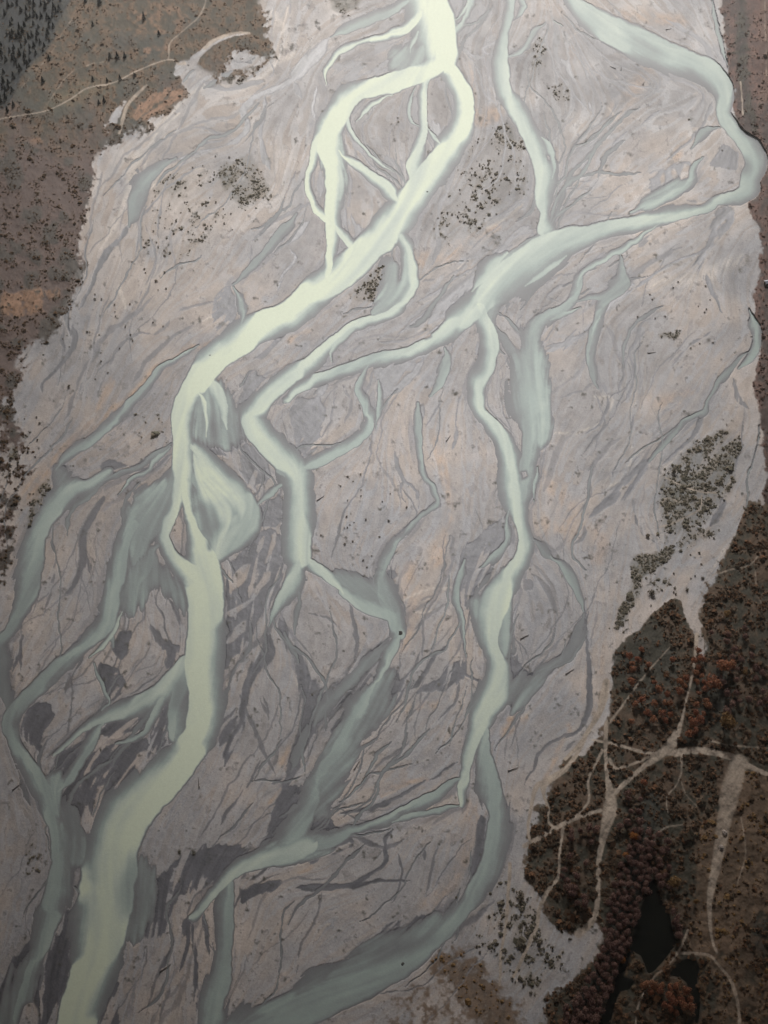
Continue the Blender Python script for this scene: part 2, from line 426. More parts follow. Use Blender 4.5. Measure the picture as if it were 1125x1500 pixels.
# wet shoals: wetness blur|outline
SHOALS = '''
.85 3|895,405 915,393 931,410 926,425 900,440 880,462 871,452 888,430
.8 3|1052,310 1076,304 1072,325 1052,350 1040,364 1030,370 1036,350
.75 4|545,10 575,5 600,0 598,12 570,22 545,30
.6 6|550,62 598,52 612,62 622,85 600,100 560,110 545,112
.55 6|652,-10 695,-10 722,20 702,50 674,60 660,40
.7 3|814,78 848,90 862,110 850,126 834,108
.85 3|776,175 795,192 812,215 823,245 816,280 808,291 801,270 800,230 785,200
.4 4|1006,150 1040,147 1030,185 1010,197 1004,170
.8 4|740,363 700,393 665,426 635,458 620,474 655,466 692,430 735,387
.8 4|548,540 575,528 604,526 584,560 570,582 552,577
.5 4|764,850 784,844 784,866 770,870
.55 5|560,225 590,232 605,262 590,280 572,262 552,240
.6 4|502,140 520,128 545,138 530,160 515,175
.6 4|598,135 612,140 612,175 600,180
.7 4|448,560 470,575 480,560 500,548 540,540 500,545 470,552
.6 5|740,470 780,485 765,510 745,500
.6 4|330,905 350,880 395,850 412,860 395,890 360,925 335,965
.9 5|350,645 372,648 392,667 395,701 366,717 352,688
.95 4|408,720 422,739 423,760 408,771 382,773 372,762 385,738
.95 5|374,784 398,773 422,787 422,819 416,845 406,869 384,900 372,930 350,955 328,985 328,851 339,827 352,808
.7 4|400,677 419,693 411,709 400,705
.95 5|53,1028 75,1033 82,1050 65,1071 62,1097 69,1121 55,1103 32,1073 38,1044
.9 4|144,967 171,975 184,996 173,1023 152,1028 149,1010 140,985
.85 4|173,919 195,929 184,960 171,969 158,950
.95 4|197,1036 221,1041 211,1065 171,1081 125,1084 133,1065 165,1052
.9 4|123,1081 117,1113 93,1143 77,1121 85,1105
.95 5|173,1087 213,1073 221,1100 216,1124 187,1148 149,1196 120,1225 93,1196 91,1167 107,1140 133,1100
.9 5|232,1039 248,1023 245,1081 227,1108 221,1073
.85 4|240,935 269,948 251,975 240,978 245,958 228,945
.9 3|226,1112 245,1092 267,1086 262,1096 240,1108
.95 6|107,1317 114,1339 107,1400 85,1467 64,1520 -10,1520 -10,1453 27,1395 51,1365 57,1397 88,1365
.95 4|160,1440 173,1440 176,1530 140,1530 150,1462
.95 7|300,1238 267,1257 224,1288 203,1283 200,1310 205,1345 198,1372 237,1371 251,1344 270,1312 300,1302 330,1280 368,1248 345,1236 312,1237
.9 5|400,1180 425,1150 450,1150 436,1190 480,1190 500,1215 560,1205 565,1215 520,1222 515,1240 465,1268 430,1255 385,1245 392,1205
.95 7|588,985 575,980 535,990 488,1062 478,1090 448,1153 432,1205 475,1195 486,1161 510,1105 568,1049 590,1022
.85 4|593,1020 643,991 665,969 678,961 682,991 662,1007 617,1017
.8 4|375,1290 418,1290 400,1308 370,1318 345,1332 348,1305
.9 5|734,959 755,953 768,985 803,981 800,1007 771,1031 748,1049 735,1010
.9 5|678,800 721,771 737,757 748,790 734,813 720,850 702,877 690,890 676,885 673,840
.85 6|545,1378 575,1352 620,1341 655,1345 642,1362 600,1388 560,1402
.8 4|436,577 470,583 475,605 470,640 465,656 450,670 432,668 424,650 416,620
.85 5|371,527 366,545 395,555 420,543 450,528 452,540 420,560 388,580 368,602 344,595 352,560
.8 6|284,596 340,600 355,620 364,642 350,657 330,667 305,667 285,652
.75 4|314,428 336,417 352,449 347,471 323,492 311,476
.7 5|700,458 722,440 742,420 748,440 730,462
.75 4|953,250 975,247 1000,235 1015,240 1015,258 990,275 965,288 952,280
.7 4|1057,203 1084,221 1085,253 1062,242 1036,248 1052,221
.6 5|490,96 530,92 545,105 525,116 500,117
.6 5|478,125 500,118 496,150 480,150
.6 4|460,165 490,168 478,180
.7 3|458,262 470,240 476,270 474,295 462,288
.75 4|503,300 520,318 545,345 530,362 512,350 504,330
.7 3|494,350 508,365 500,390 485,385
.7 4|507,195 525,212 545,232 520,222
.75 5|636,170 645,195 640,215 628,190
.6 4|652,130 662,150 655,170
.7 4|765,330 780,330 783,345 760,362 742,372 722,380 740,355
.7 5|555,428 585,418 598,430 575,448
.8 4|592,508 612,498 640,478 650,470 645,485 620,500
.8 4|765,617 772,612 770,660 768,690 782,680 780,735 760,728 755,690
.75 4|801,622 803,645 795,665 788,650
.8 4|558,838 578,830 585,842 572,850
.6 5|60,1370 45,1420 20,1460 10,1430
.6 4|925,338 960,322 950,350 935,368
.7 4|895,365 880,392 860,396 880,375
.7 5|575,398 595,418 588,430 560,440
.75 4|700,500 715,512 712,545 700,550
.6 5|1040,305 1068,300 1062,320 1050,345 1044,332
.5 5|262,1080 250,1105 228,1120
'''
# bars standing dry in the water: blur|outline
FANS = '''
.55 9|283,655 300,665 330,690 350,708 370,732 377,760 367,786 340,802 310,816 290,790 282,740
.42 8|252,700 234,765 230,800 215,814 196,832 186,800 184,765 193,735 215,712
.30 8|225,810 250,835 268,868 270,905 254,882 236,852 216,870 202,895 180,905 168,880 184,840 205,815
.30 8|292,553 322,560 347,600 360,642 335,652 305,652 284,640 282,590
.32 7|93,1198 128,1229 122,1262 102,1275 90,1240
.42 7|62,1148 90,1128 98,1165 86,1196 66,1180
.27 9|577,978 570,1040 522,1100 492,1160 472,1197 438,1197 450,1150 478,1095 508,1050 545,1000
.24 9|200,1250 232,1290 226,1340 190,1382 168,1362 185,1300
.32 7|690,880 745,880 754,960 735,962 715,915 690,905
.27 7|700,455 735,430 746,440 726,470 716,502 704,480
.32 7|560,400 592,410 600,437 570,460 543,467 553,440
.35 7|575,72 620,60 626,90 600,106 570,106
.42 6|468,190 500,200 502,290 490,300 478,260
.22 5|84,690 102,690 107,720 90,726
.42 7|383,1240 430,1222 502,1213 482,1242 430,1264 383,1270
.22 9|540,1382 640,1345 662,1360 600,1412 500,1462 440,1492 395,1510 478,1432
.3 6|938,292 1000,262 1018,268 986,292 950,308
.36 9|752,515 800,508 805,640 782,658 758,600
.2 8|760,990 800,985 795,1010 765,1035 745,1045 735,1010
.25 7|488,840 545,865 575,872 572,890 545,888 505,866
.2 9|10,1440 40,1400 60,1420 40,1470 20,1530 -10,1530
.3 5|598,362 612,415 606,438 585,440 590,400
.35 6|850,5 885,20 930,42 985,72 1010,92 980,92 920,70 880,48
.3 6|695,425 730,385 775,365 800,368 770,400 735,430 705,450
'''
BARS = '''
2|745,795 753,797 752,806 738,830 722,850 705,878 700,872 715,850 735,815
2|342,842 354,828 366,826 360,848 348,862 335,872
2|368,880 385,838 396,836 394,850 372,882 340,905 330,898
2|392,812 398,783 404,776 400,802 390,826 384,828
2|360,712 372,685 376,690 368,715
2|329,945 345,920 362,908 360,925 340,942
2|420,585 426,598 433,655 424,645 416,610
2|751,357 765,345 776,343 768,355 755,363
2|618,492 630,488 632,494 622,498
2|733,465 740,462 762,498 764,516 750,502 736,484
2|860,402 885,390 900,393 892,415 875,430 860,424
2|798,476 803,474 795,498 786,505
2|1046,350 1053,345 1050,358 1043,360
2|198,1103 212,1098 220,1115 205,1135 198,1120
2|130,1180 140,1200 128,1222 118,1208
3|120,1200 142,1196 130,1226
3|30,1470 45,1466 54,1482 54,1520 22,1520
1|802,225 808,228 809,240 803,235
2|968,263 973,250 976,265 970,275
2|995,265 1003,242 1010,246 1008,262
2|985,252 990,246 993,262 987,264
2|536,1000 546,988 548,1000 540,1008
2|758,690 770,688 772,700 762,704
3|340,1294 355,1287 372,1292 362,1305 346,1300
2|470,1090 478,1062 487,1074 468,1110 445,1152 435,1146
2|290,1400 300,1395 306,1412 298,1422
2|190,735 196,716 199,735 194,746
2|752,27 765,22 780,38 778,52 768,66 755,74 745,68 742,50
1|515,320 520,330 518,348 513,340
2|350,548 344,552 342,580 350,572
3|310,805 304,808 302,790
'''
# shoals showing through the milky water: strength blur|outline
SHADES = '''
.6 5|302,733 318,745 326,770 318,785 306,796 300,780 288,745
.7 3|258,762 263,785 274,815 266,815 252,795
.55 6|915,45 950,62 985,85 960,82 925,66
.6 4|995,93 1018,110 1042,135 1030,142 1012,118
.7 3|465,240 476,265 476,295 462,285 458,262
.6 4|695,520 712,510 716,518 708,545 692,550
.5 8|186,1255 205,1250 203,1330 178,1350 168,1310
.45 7|320,470 352,468 345,500 318,520
.6 3|622,120 640,112 652,128 656,152 650,182 640,208 632,185 627,150
.4 8|800,395 765,415 740,440 730,425 770,395
.5 6|255,1000 275,985 265,1040 250,1040
.5 5|318,612 322,640 308,640 306,618
.6 4|1085,225 1096,232 1104,248 1098,258 1086,255
.4 6|560,1385 620,1370 655,1365 640,1378 590,1400 540,1425
'''
# vegetated ground: kind density blur|outline
COVER = '''
heath 1 11|-260,-160 405,-160 405,-20 381,5 384,35 398,58 398,85 372,104 340,112 312,118 300,112 285,95 268,92 262,100 276,118 280,138 268,150 240,166 205,186 190,196 168,206 152,218 140,240 125,268 122,300 119,340 120,385 113,402 104,440 92,470 84,503 50,506 25,533 34,545 18,580 0,602 -260,690
conifer 1 5|-260,-160 145,-160 108,0 82,45 60,85 35,110 15,150 -20,170 -260,260
rust .9 6|0,430 60,420 90,421 92,430 60,445 70,455 30,465 0,462
rust .9 4|48,207 72,205 75,212 52,214
rust .6 5|215,60 250,55 255,75 225,85 190,82
rust .8 4|200,155 240,132 272,128 276,142 250,155 215,176 195,175
rust .4 10|200,0 290,10 280,50 210,60 150,30
olive .5 8|60,150 130,115 175,118 140,140 80,165
scrub .8 3|77,693 70,740 50,790 35,820 28,800 40,765 50,720
scrub .9 3|12,655 22,650 27,670 12,680
scrub .8 2|30,640 50,628 52,640 38,648
heath .35 8|-200,600 20,590 60,690 40,760 0,860 -200,900
heath .4 6|0,740 22,735 18,765 0,775
rust .2 6|-100,790 30,790 20,860 -100,870
scrub .35 4|210,265 260,245 330,222 372,226 396,270 400,290 360,310 320,352 290,390 240,382 200,350 190,312
scrub .75 4|330,230 372,226 398,270 402,292 370,292 348,300 325,275 320,250
scrub .6 3|215,280 245,258 290,262 262,285 235,290
scrub .45 3|655,225 700,205 745,187 768,205 778,250 772,292 740,316 700,342 655,352 641,335 641,280
scrub .7 3|735,182 752,180 770,205 775,225 745,215 715,200
scrub .9 3|640,335 655,325 650,350 636,350
scrub .8 3|474,-30 540,-30 522,10 505,20 485,18
scrub .8 3|540,66 556,62 558,70 544,74
scrub .5 3|775,70 797,42 806,60 800,80 780,130 768,125
scrub .4 3|806,130 825,112 842,125 830,148 812,152
scrub .25 3|660,80 680,75 690,130 680,140 663,100
scrub .6 3|565,385 572,400 568,425 545,440 520,446 510,430 530,410
scrub .2 4|558,165 590,160 605,205 580,240 565,225
scrub .7 2|965,487 1000,485 995,497 972,497
scrub .3 3|495,690 530,695 525,715 505,735
scrub .3 4|195,612 240,600 252,640 200,655
scrub .78 5|1050,622 1080,626 1086,650 1078,690 1076,710 1056,745 1040,765 1015,776 990,780 962,777 968,742 966,715 976,690 1000,662 1022,640
scrub .95 4|966,716 985,712 1010,722 1014,740 1005,765 985,772 968,765
scrub .9 4|988,690 1020,690 1040,685 1035,712 1000,705
scrub .8 4|1070,645 1086,648 1080,665 1072,660
scrub .95 3|930,815 985,802 996,808 958,842 938,850 940,862 930,880 918,905 898,928 905,890 926,850 925,830
scrub .4 7|690,1290 730,1270 770,1290 800,1350 840,1380 800,1450 770,1490 750,1440 700,1390 680,1340
scrub .5 5|1045,600 1085,606 1092,640 1060,625
scrub .6 4|1000,775 1040,770 1060,745 1050,790 1015,800 985,812
scrub .5 4|955,850 980,845 1000,850 975,875 950,890
heath .7 7|-60,600 20,596 40,640 20,690 -60,720
scrub .35 4|38,1222 68,1218 70,1240 56,1290 38,1285
thicket 1 9|1350,735 1125,736 1085,740 1072,765 1064,795 1052,822 1042,842 1030,866 1030,880 1026,900 1036,925 1040,955 1030,968 1018,930 1006,905 1003,878 990,875 962,886 944,902 928,918 910,944 897,968 894,990 894,1030 884,1062 872,1085 845,1106 822,1126 806,1152 800,1180 790,1170 774,1212 768,1250 776,1290 798,1326 806,1356 830,1370 850,1362 872,1340 890,1345 885,1385 868,1412 835,1432 795,1460 800,1500 815,1650 1350,1650
bankveg 1 4|1055,-160 1055,0 1060,30 1065,70 1068,105 1070,135 1070,165 1080,192 1100,215 1118,240 1117,262 1108,276 1096,300 1104,330 1112,370 1112,400 1106,430 1110,470 1114,505 1110,560 1112,575 1106,605 1116,640 1119,700 1120,740 1350,740 1350,-160
redland .8 8|1100,-60 1140,-60 1140,150 1112,140 1105,60
darkband .8 6|1078,-60 1096,-60 1100,100 1108,190 1092,190 1082,90
darkband .6 8|880,960 960,900 1000,960 990,1060 940,1060
darkband .7 6|1050,960 1090,1000 1060,1060 1030,1080 1005,1100 1020,1040
darkband 1 6|925,1215 945,1230 950,1290 935,1340 922,1375 905,1420 890,1470 870,1540 830,1540 825,1480 870,1430 885,1380 895,1330 905,1280
darkband .8 8|930,1180 960,1150 985,1200 950,1290 940,1230
darkband .7 6|1095,1340 1140,1320 1140,1420 1100,1400
field .9 13|655,1385 682,1386 735,1440 752,1462 766,1500 780,1600 720,1600 690,1500 640,1430 627,1410 637,1398
field .45 12|603,1425 640,1432 690,1500 700,1600 480,1600 540,1500
field 1 6|1060,1120 1135,1140 1350,1200 1350,1360 1135,1345 1110,1330 1085,1395 1060,1395 1040,1420 1015,1400 1000,1380 1015,1330 1025,1300 1010,1250 1020,1210 1050,1180
field .8 6|1040,1410 1080,1380 1110,1420 1350,1450 1350,1650 1060,1650 1040,1520
field .5 5|1000,1040 1040,1060 1100,1070 1100,1085 1050,1080 1010,1065
field .7 5|1010,1150 1040,1160 1040,1200 1020,1190
'''
POND = '''
p|957,1284 964,1300 970,1318 983,1345 990,1385 976,1404 958,1424 948,1428 938,1400 926,1395 920,1412 912,1430 930,1436 922,1450 908,1452 900,1480 890,1520 872,1560 868,1520 880,1490 894,1455 902,1432 906,1412 918,1395 926,1370 935,1340 945,1310 950,1292
p|978,1430 988,1412 1005,1403 1020,1404 1026,1418 1022,1440 1026,1470 1024,1500 1018,1500 1014,1465 1004,1440 992,1432
'''
# pale tracks: width is the third number
TRACKS = '''
1|1300,1220,10 1190,1160,9 1125,1135,8 1097,1122,10 1070,1108,13 1033,1100,13 1005,1100,13 990,1103,14
.9|888,1058,8 887,1088,8 888,1125,7 893,1158,14 894,1185,26 884,1225,14 877,1265,9 876,1312,9 870,1345,11 848,1368,16
.8|868,1084,4 893,1088,6 917,1095,6 950,1103,6 987,1105,6
.7|893,1112,8 903,1125,6 937,1115,5 963,1102,5
.9|897,1164,12 910,1152,9 937,1128,9 966,1106,16 985,1086,20 996,1062,8 1001,1045,5 1006,1020,4 1012,1000,4 1018,965,6 1021,930,8
.6|998,1105,5 998,1132,4 990,1152,3 977,1168,3 978,1190,2
.5|997,1142,3 1007,1165,3 1025,1184,3
.8|882,1098,6 872,1120,5 862,1142,5 863,1172,5 851,1188,4 838,1200,4
.95|880,1187,7 840,1200,8 810,1215,9 785,1230,9 768,1240,9
.95|862,1068,7 850,1095,8 833,1122,9 812,1138,12 798,1148,14 797,1165,6 803,1185,5 802,1202,5 812,1214,5
.8|800,1146,12 787,1152,10 778,1182,7 773,1212,6 776,1235,5
.85|825,1214,6 820,1252,5 817,1285,6 801,1308,8 790,1332,8 786,1358,8 768,1398,7 752,1430,6
1|889,1000,14 884,1025,15 877,1045,11 863,1068,8 847,1092,7 828,1112,6
.6|985,945,2 965,965,3 948,985,4 920,1022,4 903,1045,5 889,1062,6
.75|1082,1118,34 1070,1158,36 1060,1205,26 1051,1258,20 1041,1308,13 1040,1345,8 1043,1375,5 1050,1395,5
.5|1085,1195,3 1090,1225,3 1091,1258,3 1080,1295,3
.8|931,1560,3.5 932,1492,3.5 940,1462,4 957,1432,4 977,1415,3.5 997,1388,5 1008,1362,4
.6|993,1396,6 1037,1399,6 1050,1410,5 1070,1435,6 1080,1468,7 1084,1510,7
.9|747,1265,7 744,1320,6 741,1360,6 734,1400,5 732,1442,5
.5|1040,1085,3 1075,1092,4 1125,1096,4
.5|960,1225,3 975,1212,4 1000,1208,3
.5|1043,842,4 1070,835,3 1098,828,3 1112,812,3
.4|1106,830,3 1110,870,3 1120,890,3
.7|-60,195,3 0,174,2.5 65,163,2.5 100,147,2.5 128,129,3 165,121,2.5 200,104,2.5 247,87,2.5 262,94,4 270,92,8
.5|247,87,3 250,62,3 268,45,2.5 296,18,3 310,-30,3
.35|65,158,2 100,110,2.5 130,95,2.5 150,90,3
.3|20,140,2 70,85,2 90,50,2 105,30,3
.7|1085,120,3 1088,168,3
.6|1078,186,4 1100,210,4 1122,226,5
.35|1120,-30,3 1122,60,3 1124,110,3
.6|975,700,3 1000,712,3 1025,720,4 1050,722,4
.5|995,735,4 975,730,3 965,745,3
.6|965,772,3 1000,760,4 1025,745,3 1028,725,3
.8|300,70,8 315,58,7 345,48,5 365,48,4
.7|175,195,5 183,165,7 190,150,6 205,135,6 215,125,4
'''
# gravel through the scrub (beds of old side streams)
STRIPS = '''
1|1090,560,10 1088,600,14 1096,660,18 1100,700,24 1085,735,24 1066,780,20 1050,815,16 1030,842,18 1000,862,22 960,886,22 925,916,20 896,940,18 885,965,18
.9|1002,862,22 1010,895,20 1020,920,17 1027,945,11 1031,968,5
.9|893,955,12 893,1000,12 886,1040,12 870,1065,10
.55|158,190,18 170,172,16 180,155,10 192,140,7 202,130,4
.9|262,108,10 278,98,12 290,80,10 312,62,8 335,52,6 360,46,4
.55|330,105,20 350,85,34 380,90,20
.9|270,100,24 285,125,26 300,140,20
.6|60,520,20 90,500,14 98,470,10
'''
# warm, sandy streaks and pale silt: amount|x,y,width
SAND = '''
.8|300,500,14 260,518,18 225,545,20 180,585,16 130,630,18 80,680,26 40,730,30
.6|160,560,14 150,580,16 145,600,10
.6|420,1110,20 435,1075,12 445,1045,10
.8|395,1175,14 420,1140,16 432,1110,14
.7|560,1165,10 590,1150,14 625,1142,10
.8|745,1055,12 765,1045,14 740,1070,24
.7|640,1345,14 590,1370,16 545,1410,20 500,1440,16
.5|690,1180,26 680,1240,30 660,1290,30 620,1330,24
.5|640,640,20 650,700,18 660,760,16 640,820,30
.5|600,830,30 600,880,40 590,950,20
.6|700,170,30 730,165,20 700,185,20
.5|680,90,20 690,150,30
.4|930,130,40 900,170,30 950,100,30
.6|1000,200,20 995,230,14
.5|920,20,40 960,30,30 1000,30,30
.7|880,950,14 885,1000,14 870,1050,10
.6|830,1060,14 800,1140,10
.4|760,660,0 840,760,60 800,770,40
.5|620,380,40 680,360,30 730,330,20
.5|430,1245,10 455,1270,10 440,1280,8
.5|640,1030,20 600,1040,20
.6|430,500,20 455,485,20
.5|100,400,20 130,350,14
.5|980,590,40 1010,570,20
.4|880,780,40 880,820,30
'''
SILT = '''
.5|300,128,16 262,152,16 230,192,18 205,228,18 186,272,16 170,320,12 150,360,8
.45|400,20,14 420,60,14 400,100,14 360,130,12
.4|960,420,20 1040,400,24 1090,380,20
.8|585,882,4 619,866,5 665,860,4
.7|603,899,3 630,896,4 665,879,3
.7|814,636,3 843,636,4 862,630,3
.6|889,712,3 913,702,5 922,672,5 922,650,3
.7|830,640,3 865,627,5 882,612,3
.6|670,393,3 690,383,4
.5|612,450,2 640,434,3 668,412,2
.6|330,610,4 322,600,4
.5|430,985,3 438,1010,4 442,1040,3
.5|735,1075,3 760,1050,5 775,1040,3
.5|980,625,3 960,655,3 940,680,3
.5|1005,652,3 975,685,3
.5|240,380,4 225,395,4
.6|295,470,4 315,460,4
.5|860,40,3 830,60,3
.5|765,300,4 745,320,5 715,335,4
.5|640,470,3 610,485,3
.6|690,1100,3 702,1140,3
.5|735,1210,3 745,1230,3
.5|705,1380,4 690,1395,3
.6|545,1375,4 500,1420,5 440,1460,4 400,1490,3
.9|262,168,6 250,178,6 237,186,5
.7|230,210,5 218,225,6 212,245,5
.8|262,232,3 240,260,4 222,275,4
.7|430,82,10 413,92,10
.6|413,15,4 402,40,4 400,60,4
.7|423,12,4 412,55,4 408,75,4
.8|175,420,6 182,435,8 186,450,5
.7|895,155,4 905,175,5
.5|1015,143,5 1020,140,4
.6|870,580,8 895,585,10 893,600,5
.5|1070,709,6 1060,720,5
.6|1045,830,5 1060,805,5
.5|275,250,3 300,245,3
.6|330,228,6
'''

milk = np.zeros((NY, NX), np.float32)
wet = np.zeros((NY, NX), np.float32)
cid = np.zeros((NY, NX), np.int16)
best = np.zeros((NY, NX), np.float32)
names = []
flowpts = []
def addflow(pts, wgt=1.0):
    S = spline(pts, 6.0)
    d = np.gradient(S[:, :2], axis=0)
    a = 2 * np.arctan2(d[:, 1], d[:, 0])
    for (x, y), t in zip(S[:, :2], a): flowpts.append((x, y, math.cos(t) * wgt, math.sin(t) * wgt, wgt))

for data in (RUNS, RIVERS):
    for line in data.strip().split('\n'):
        h, pts = parse(line)
        if len(pts) > 1: addflow(pts, .5 if data is RUNS else 1.0)

# flow direction of the last flood, smoothed over the whole valley floor
FP = np.array(flowpts, np.float32)
cs = 16
lx = np.arange(X0, X1 + cs, cs, dtype=np.float32); ly = np.arange(Y0, Y1 + cs, cs, dtype=np.float32)
LX, LY = np.meshgrid(lx, ly)
U2 = np.zeros(LX.size, np.float32); V2 = U2.copy()
q = np.stack([LX.ravel(), LY.ravel()], 1)
for k in range(0, len(q), 1500):
    d2 = (q[k:k + 1500, None, 0] - FP[None, :, 0]) ** 2 + (q[k:k + 1500, None, 1] - FP[None, :, 1]) ** 2
    w = 1.0 / (d2 + 18.0 ** 2) ** 1.3
    U2[k:k + 1500] = (w * FP[None, :, 2]).sum(1) / w.sum(1); V2[k:k + 1500] = (w * FP[None, :, 3]).sum(1) / w.sum(1)
U2 = U2.reshape(LX.shape); V2 = V2.reshape(LX.shape)
def upsamp(a):
    u = (PX[0] - X0) / cs; v = (PY[:, 0] - Y0) / cs
    j = np.minimum(u.astype(int), a.shape[1] - 2); i = np.minimum(v.astype(int), a.shape[0] - 2)
    fu = u - j; fv = (v - i)[:, None]
    A = a[i] * (1 - fv) + a[i + 1] * fv
    return A[:, j] * (1 - fu) + A[:, j + 1] * fu
ang = np.arctan2(upsamp(V2), upsamp(U2)) / 2 + (fbm(150, 5, 3) - .5) * .7
FU = np.cos(ang).astype(np.float32); FV = np.sin(ang).astype(np.float32)

def lic(src, n, step):
    acc = src.copy(); cnt = 1
    for sgn in (1, -1):
        x = np.tile(np.arange(NX, dtype=np.float32), (NY, 1)); y = np.tile(np.arange(NY, dtype=np.float32)[:, None], (1, NX))
        pu = FU * sgn; pv = FV * sgn
        for _ in range(n):
            x = np.clip(x + pu * step, 0, NX - 1); y = np.clip(y + pv * step, 0, NY - 1)
            i = (y + .5).astype(np.int32).clip(0, NY - 1); j = (x + .5).astype(np.int32).clip(0, NX - 1)
            acc += src[i, j]; cnt += 1
            u = FU[i, j]; v = FV[i, j]
            s = np.sign(u * pu + v * pv); s[s == 0] = 1
            pu = u * s; pv = v * s
    return acc / cnt
def norm(a):
    a = a - a.mean(); return a / (a.std() + 1e-9)
def licn(cell, seed, n, step, octs=2):
    return norm(lic(fbm(cell, seed, octs).astype(np.float32), n, step * 1.25 / STEP))
L1 = licn(2.2, 11, 9, 1.2, 1)
L2 = licn(6, 12, 16, 2.0)
L3 = licn(16, 13, 20, 3.5, 3)
L4 = licn(40, 14, 22, 6.0, 3)
N1 = norm(fbm(10, 21, 4, .6)); N2 = norm(fbm(70, 22, 4)); N0 = norm(vnoise(1.6, 23)); N3 = norm(fbm(26, 24, 3))

SIDE_A = sstep(.36, .64, vnoise(80, 71)); SIDE_B = np.clip(1 - SIDE_A + .5 * (vnoise(60, 72) - .5), 0, 1)
SHELF_A = np.clip(.35 * sstep(.4, .8, vnoise(55, 73)) + .75 * SIDE_A, 0, 1); SHELF_B = np.clip(.35 * sstep(.4, .8, vnoise(55, 74)) + .75 * SIDE_B, 0, 1)
FEATH = (.16 * L2 + .10 * L3 + .05 * L1).astype(np.float32)
for line in SHOALS.strip().split('\n'):
    (v, b), pts = parse(line)
    sl, m = poly(pts, float(b) * .9, W_PATCH)
    m = sstep(.36, .64, m + FEATH[sl] * np.clip(4 * m * (1 - m), 0, 1) * 1.3)
    wet[sl] = np.maximum(wet[sl], min(1, float(v) + .14) * m)
for line in RUNS.strip().split('\n'):
    (v,), pts = parse(line)
    if len(pts) < 2: continue
    for sl, t, d, sd in stroke_fields([(a, b, c * 1.25) for a, b, c in pts], 4, W_PATCH, 12):
        tt = t * (1 + .9 * np.clip(FEATH[sl], -.5, .5))
        wet[sl] = np.maximum(wet[sl], min(1, 1.3 * float(v)) * np.maximum(sstep(1.25, .6, tt), .22 * sstep(3, 0, d)))
shoalwet = wet.copy()
for line in RIVERS.strip().split('\n'):
    (nm, v, s, e), pts = parse(line)
    v = float(v); s = float(s); e = float(e)
    if nm not in names: names.append(nm)
    k = names.index(nm)
    faint = sstep(.75, .3, v)
    wm = np.mean([p[2] for p in pts])
    if wm < 14: pts = [(p[0], p[1], p[2] * .88) for p in pts]; s = max(s, .75)
    for sl, t, d, sd in stroke_fields(pts, 20, W_MILK, 0 if v > .85 or wm > 18 else 26):
        sf = np.where(sd, SIDE_A[sl], SIDE_B[sl])
        so = np.clip(s * ((.10 if v > .85 else .30) + 2.0 * sf), .10, 1.0)
        ext_ = 1 + .34 * sf * (1.3 if v < .8 else .6)
        tt = t / ext_ + FEATH[sl] * (.35 + .9 * faint) * so
        m = v * (.10 * sstep(1.06, .92, tt) + .90 * sstep(1.0, 1.0 - so, tt) ** 1.2)
        c = cid[sl]; c[(m > milk[sl]) & (m > .02)] = k
        milk[sl] = np.maximum(milk[sl], m)
        sh = np.where(sd, SHELF_A[sl], SHELF_B[sl])
        wet[sl] = np.maximum(wet[sl], sstep(e * (.35 + .9 * sf), .1, d) * (.75 + .25 * sf))
        wet[sl] = np.maximum(wet[sl], .62 * sh * sstep(.40, .9, sstep(19, 0, d) + 1.5 * FEATH[sl]))
ZONES = [(570, 165, 110, 14), (500, 270, 90, 10), (690, 40, 90, 14), (830, 120, 110, 14), (960, 240, 110, 16), (900, 400, 110, 14), (700, 420, 90, 10), (790, 480, 90, 10), (560, 560, 110, 14),
         (420, 580, 80, 10), (330, 650, 80, 16), (370, 840, 80, 16), (200, 800, 110, 16), (180, 1010, 120, 18), (120, 1150, 90, 12), (400, 960, 110, 14), (480, 1090, 110, 10), (650, 980, 110, 12), (720, 830, 90, 10),
         (600, 740, 100, 10), (820, 900, 90, 8), (430, 1250, 120, 10), (280, 1380, 90, 10), (100, 700, 120, 14), (340, 150, 110, 14), (200, 400, 130, 12), (1000, 560, 120, 10), (870, 680, 120, 8), (640, 1180, 110, 8), (700, 1330, 60, 4), (930, 60, 90, 6)]
brr = np.random.default_rng(404)
def flow_at(x, y):
    i = int(np.clip((y - Y0) / STEP, 0, NY - 1)); j = int(np.clip((x - X0) / STEP, 0, NX - 1))
    return float(FU[i, j]), float(FV[i, j])
braids = []
for zx, zy, zr, cnt in ZONES:
    for _ in range(int(cnt * 1.35)):
        a = brr.uniform(0, 6.28); rr = zr * math.sqrt(brr.random())
        x, y = zx + rr * math.cos(a), zy + rr * math.sin(a)
        n_ = int(brr.integers(9, 28)); off = brr.normal(0, .22); w0 = brr.choice([1.8, 2.4, 3.2, 4.6, 7.5], p=[.26, .3, .22, .14, .08])
        pu, pv = flow_at(x, y)
        if pv < 0: pu, pv = -pu, -pv
        pts = []
        for k in range(n_):
            pts.append((x, y, w0 * brr.uniform(.7, 1.35)))
            u, v = flow_at(x, y)
            if u * pu + v * pv < 0: u, v = -u, -v
            off += brr.normal(0, .16); off *= .9
            c_, s_ = math.cos(off), math.sin(off)
            u, v = u * c_ - v * s_, u * s_ + v * c_
            x += u * 9; y += v * 9; pu, pv = u, v
        braids.append((brr.random(), brr.uniform(.3, .8), pts))
BR = np.zeros((NY, NX), np.float32)
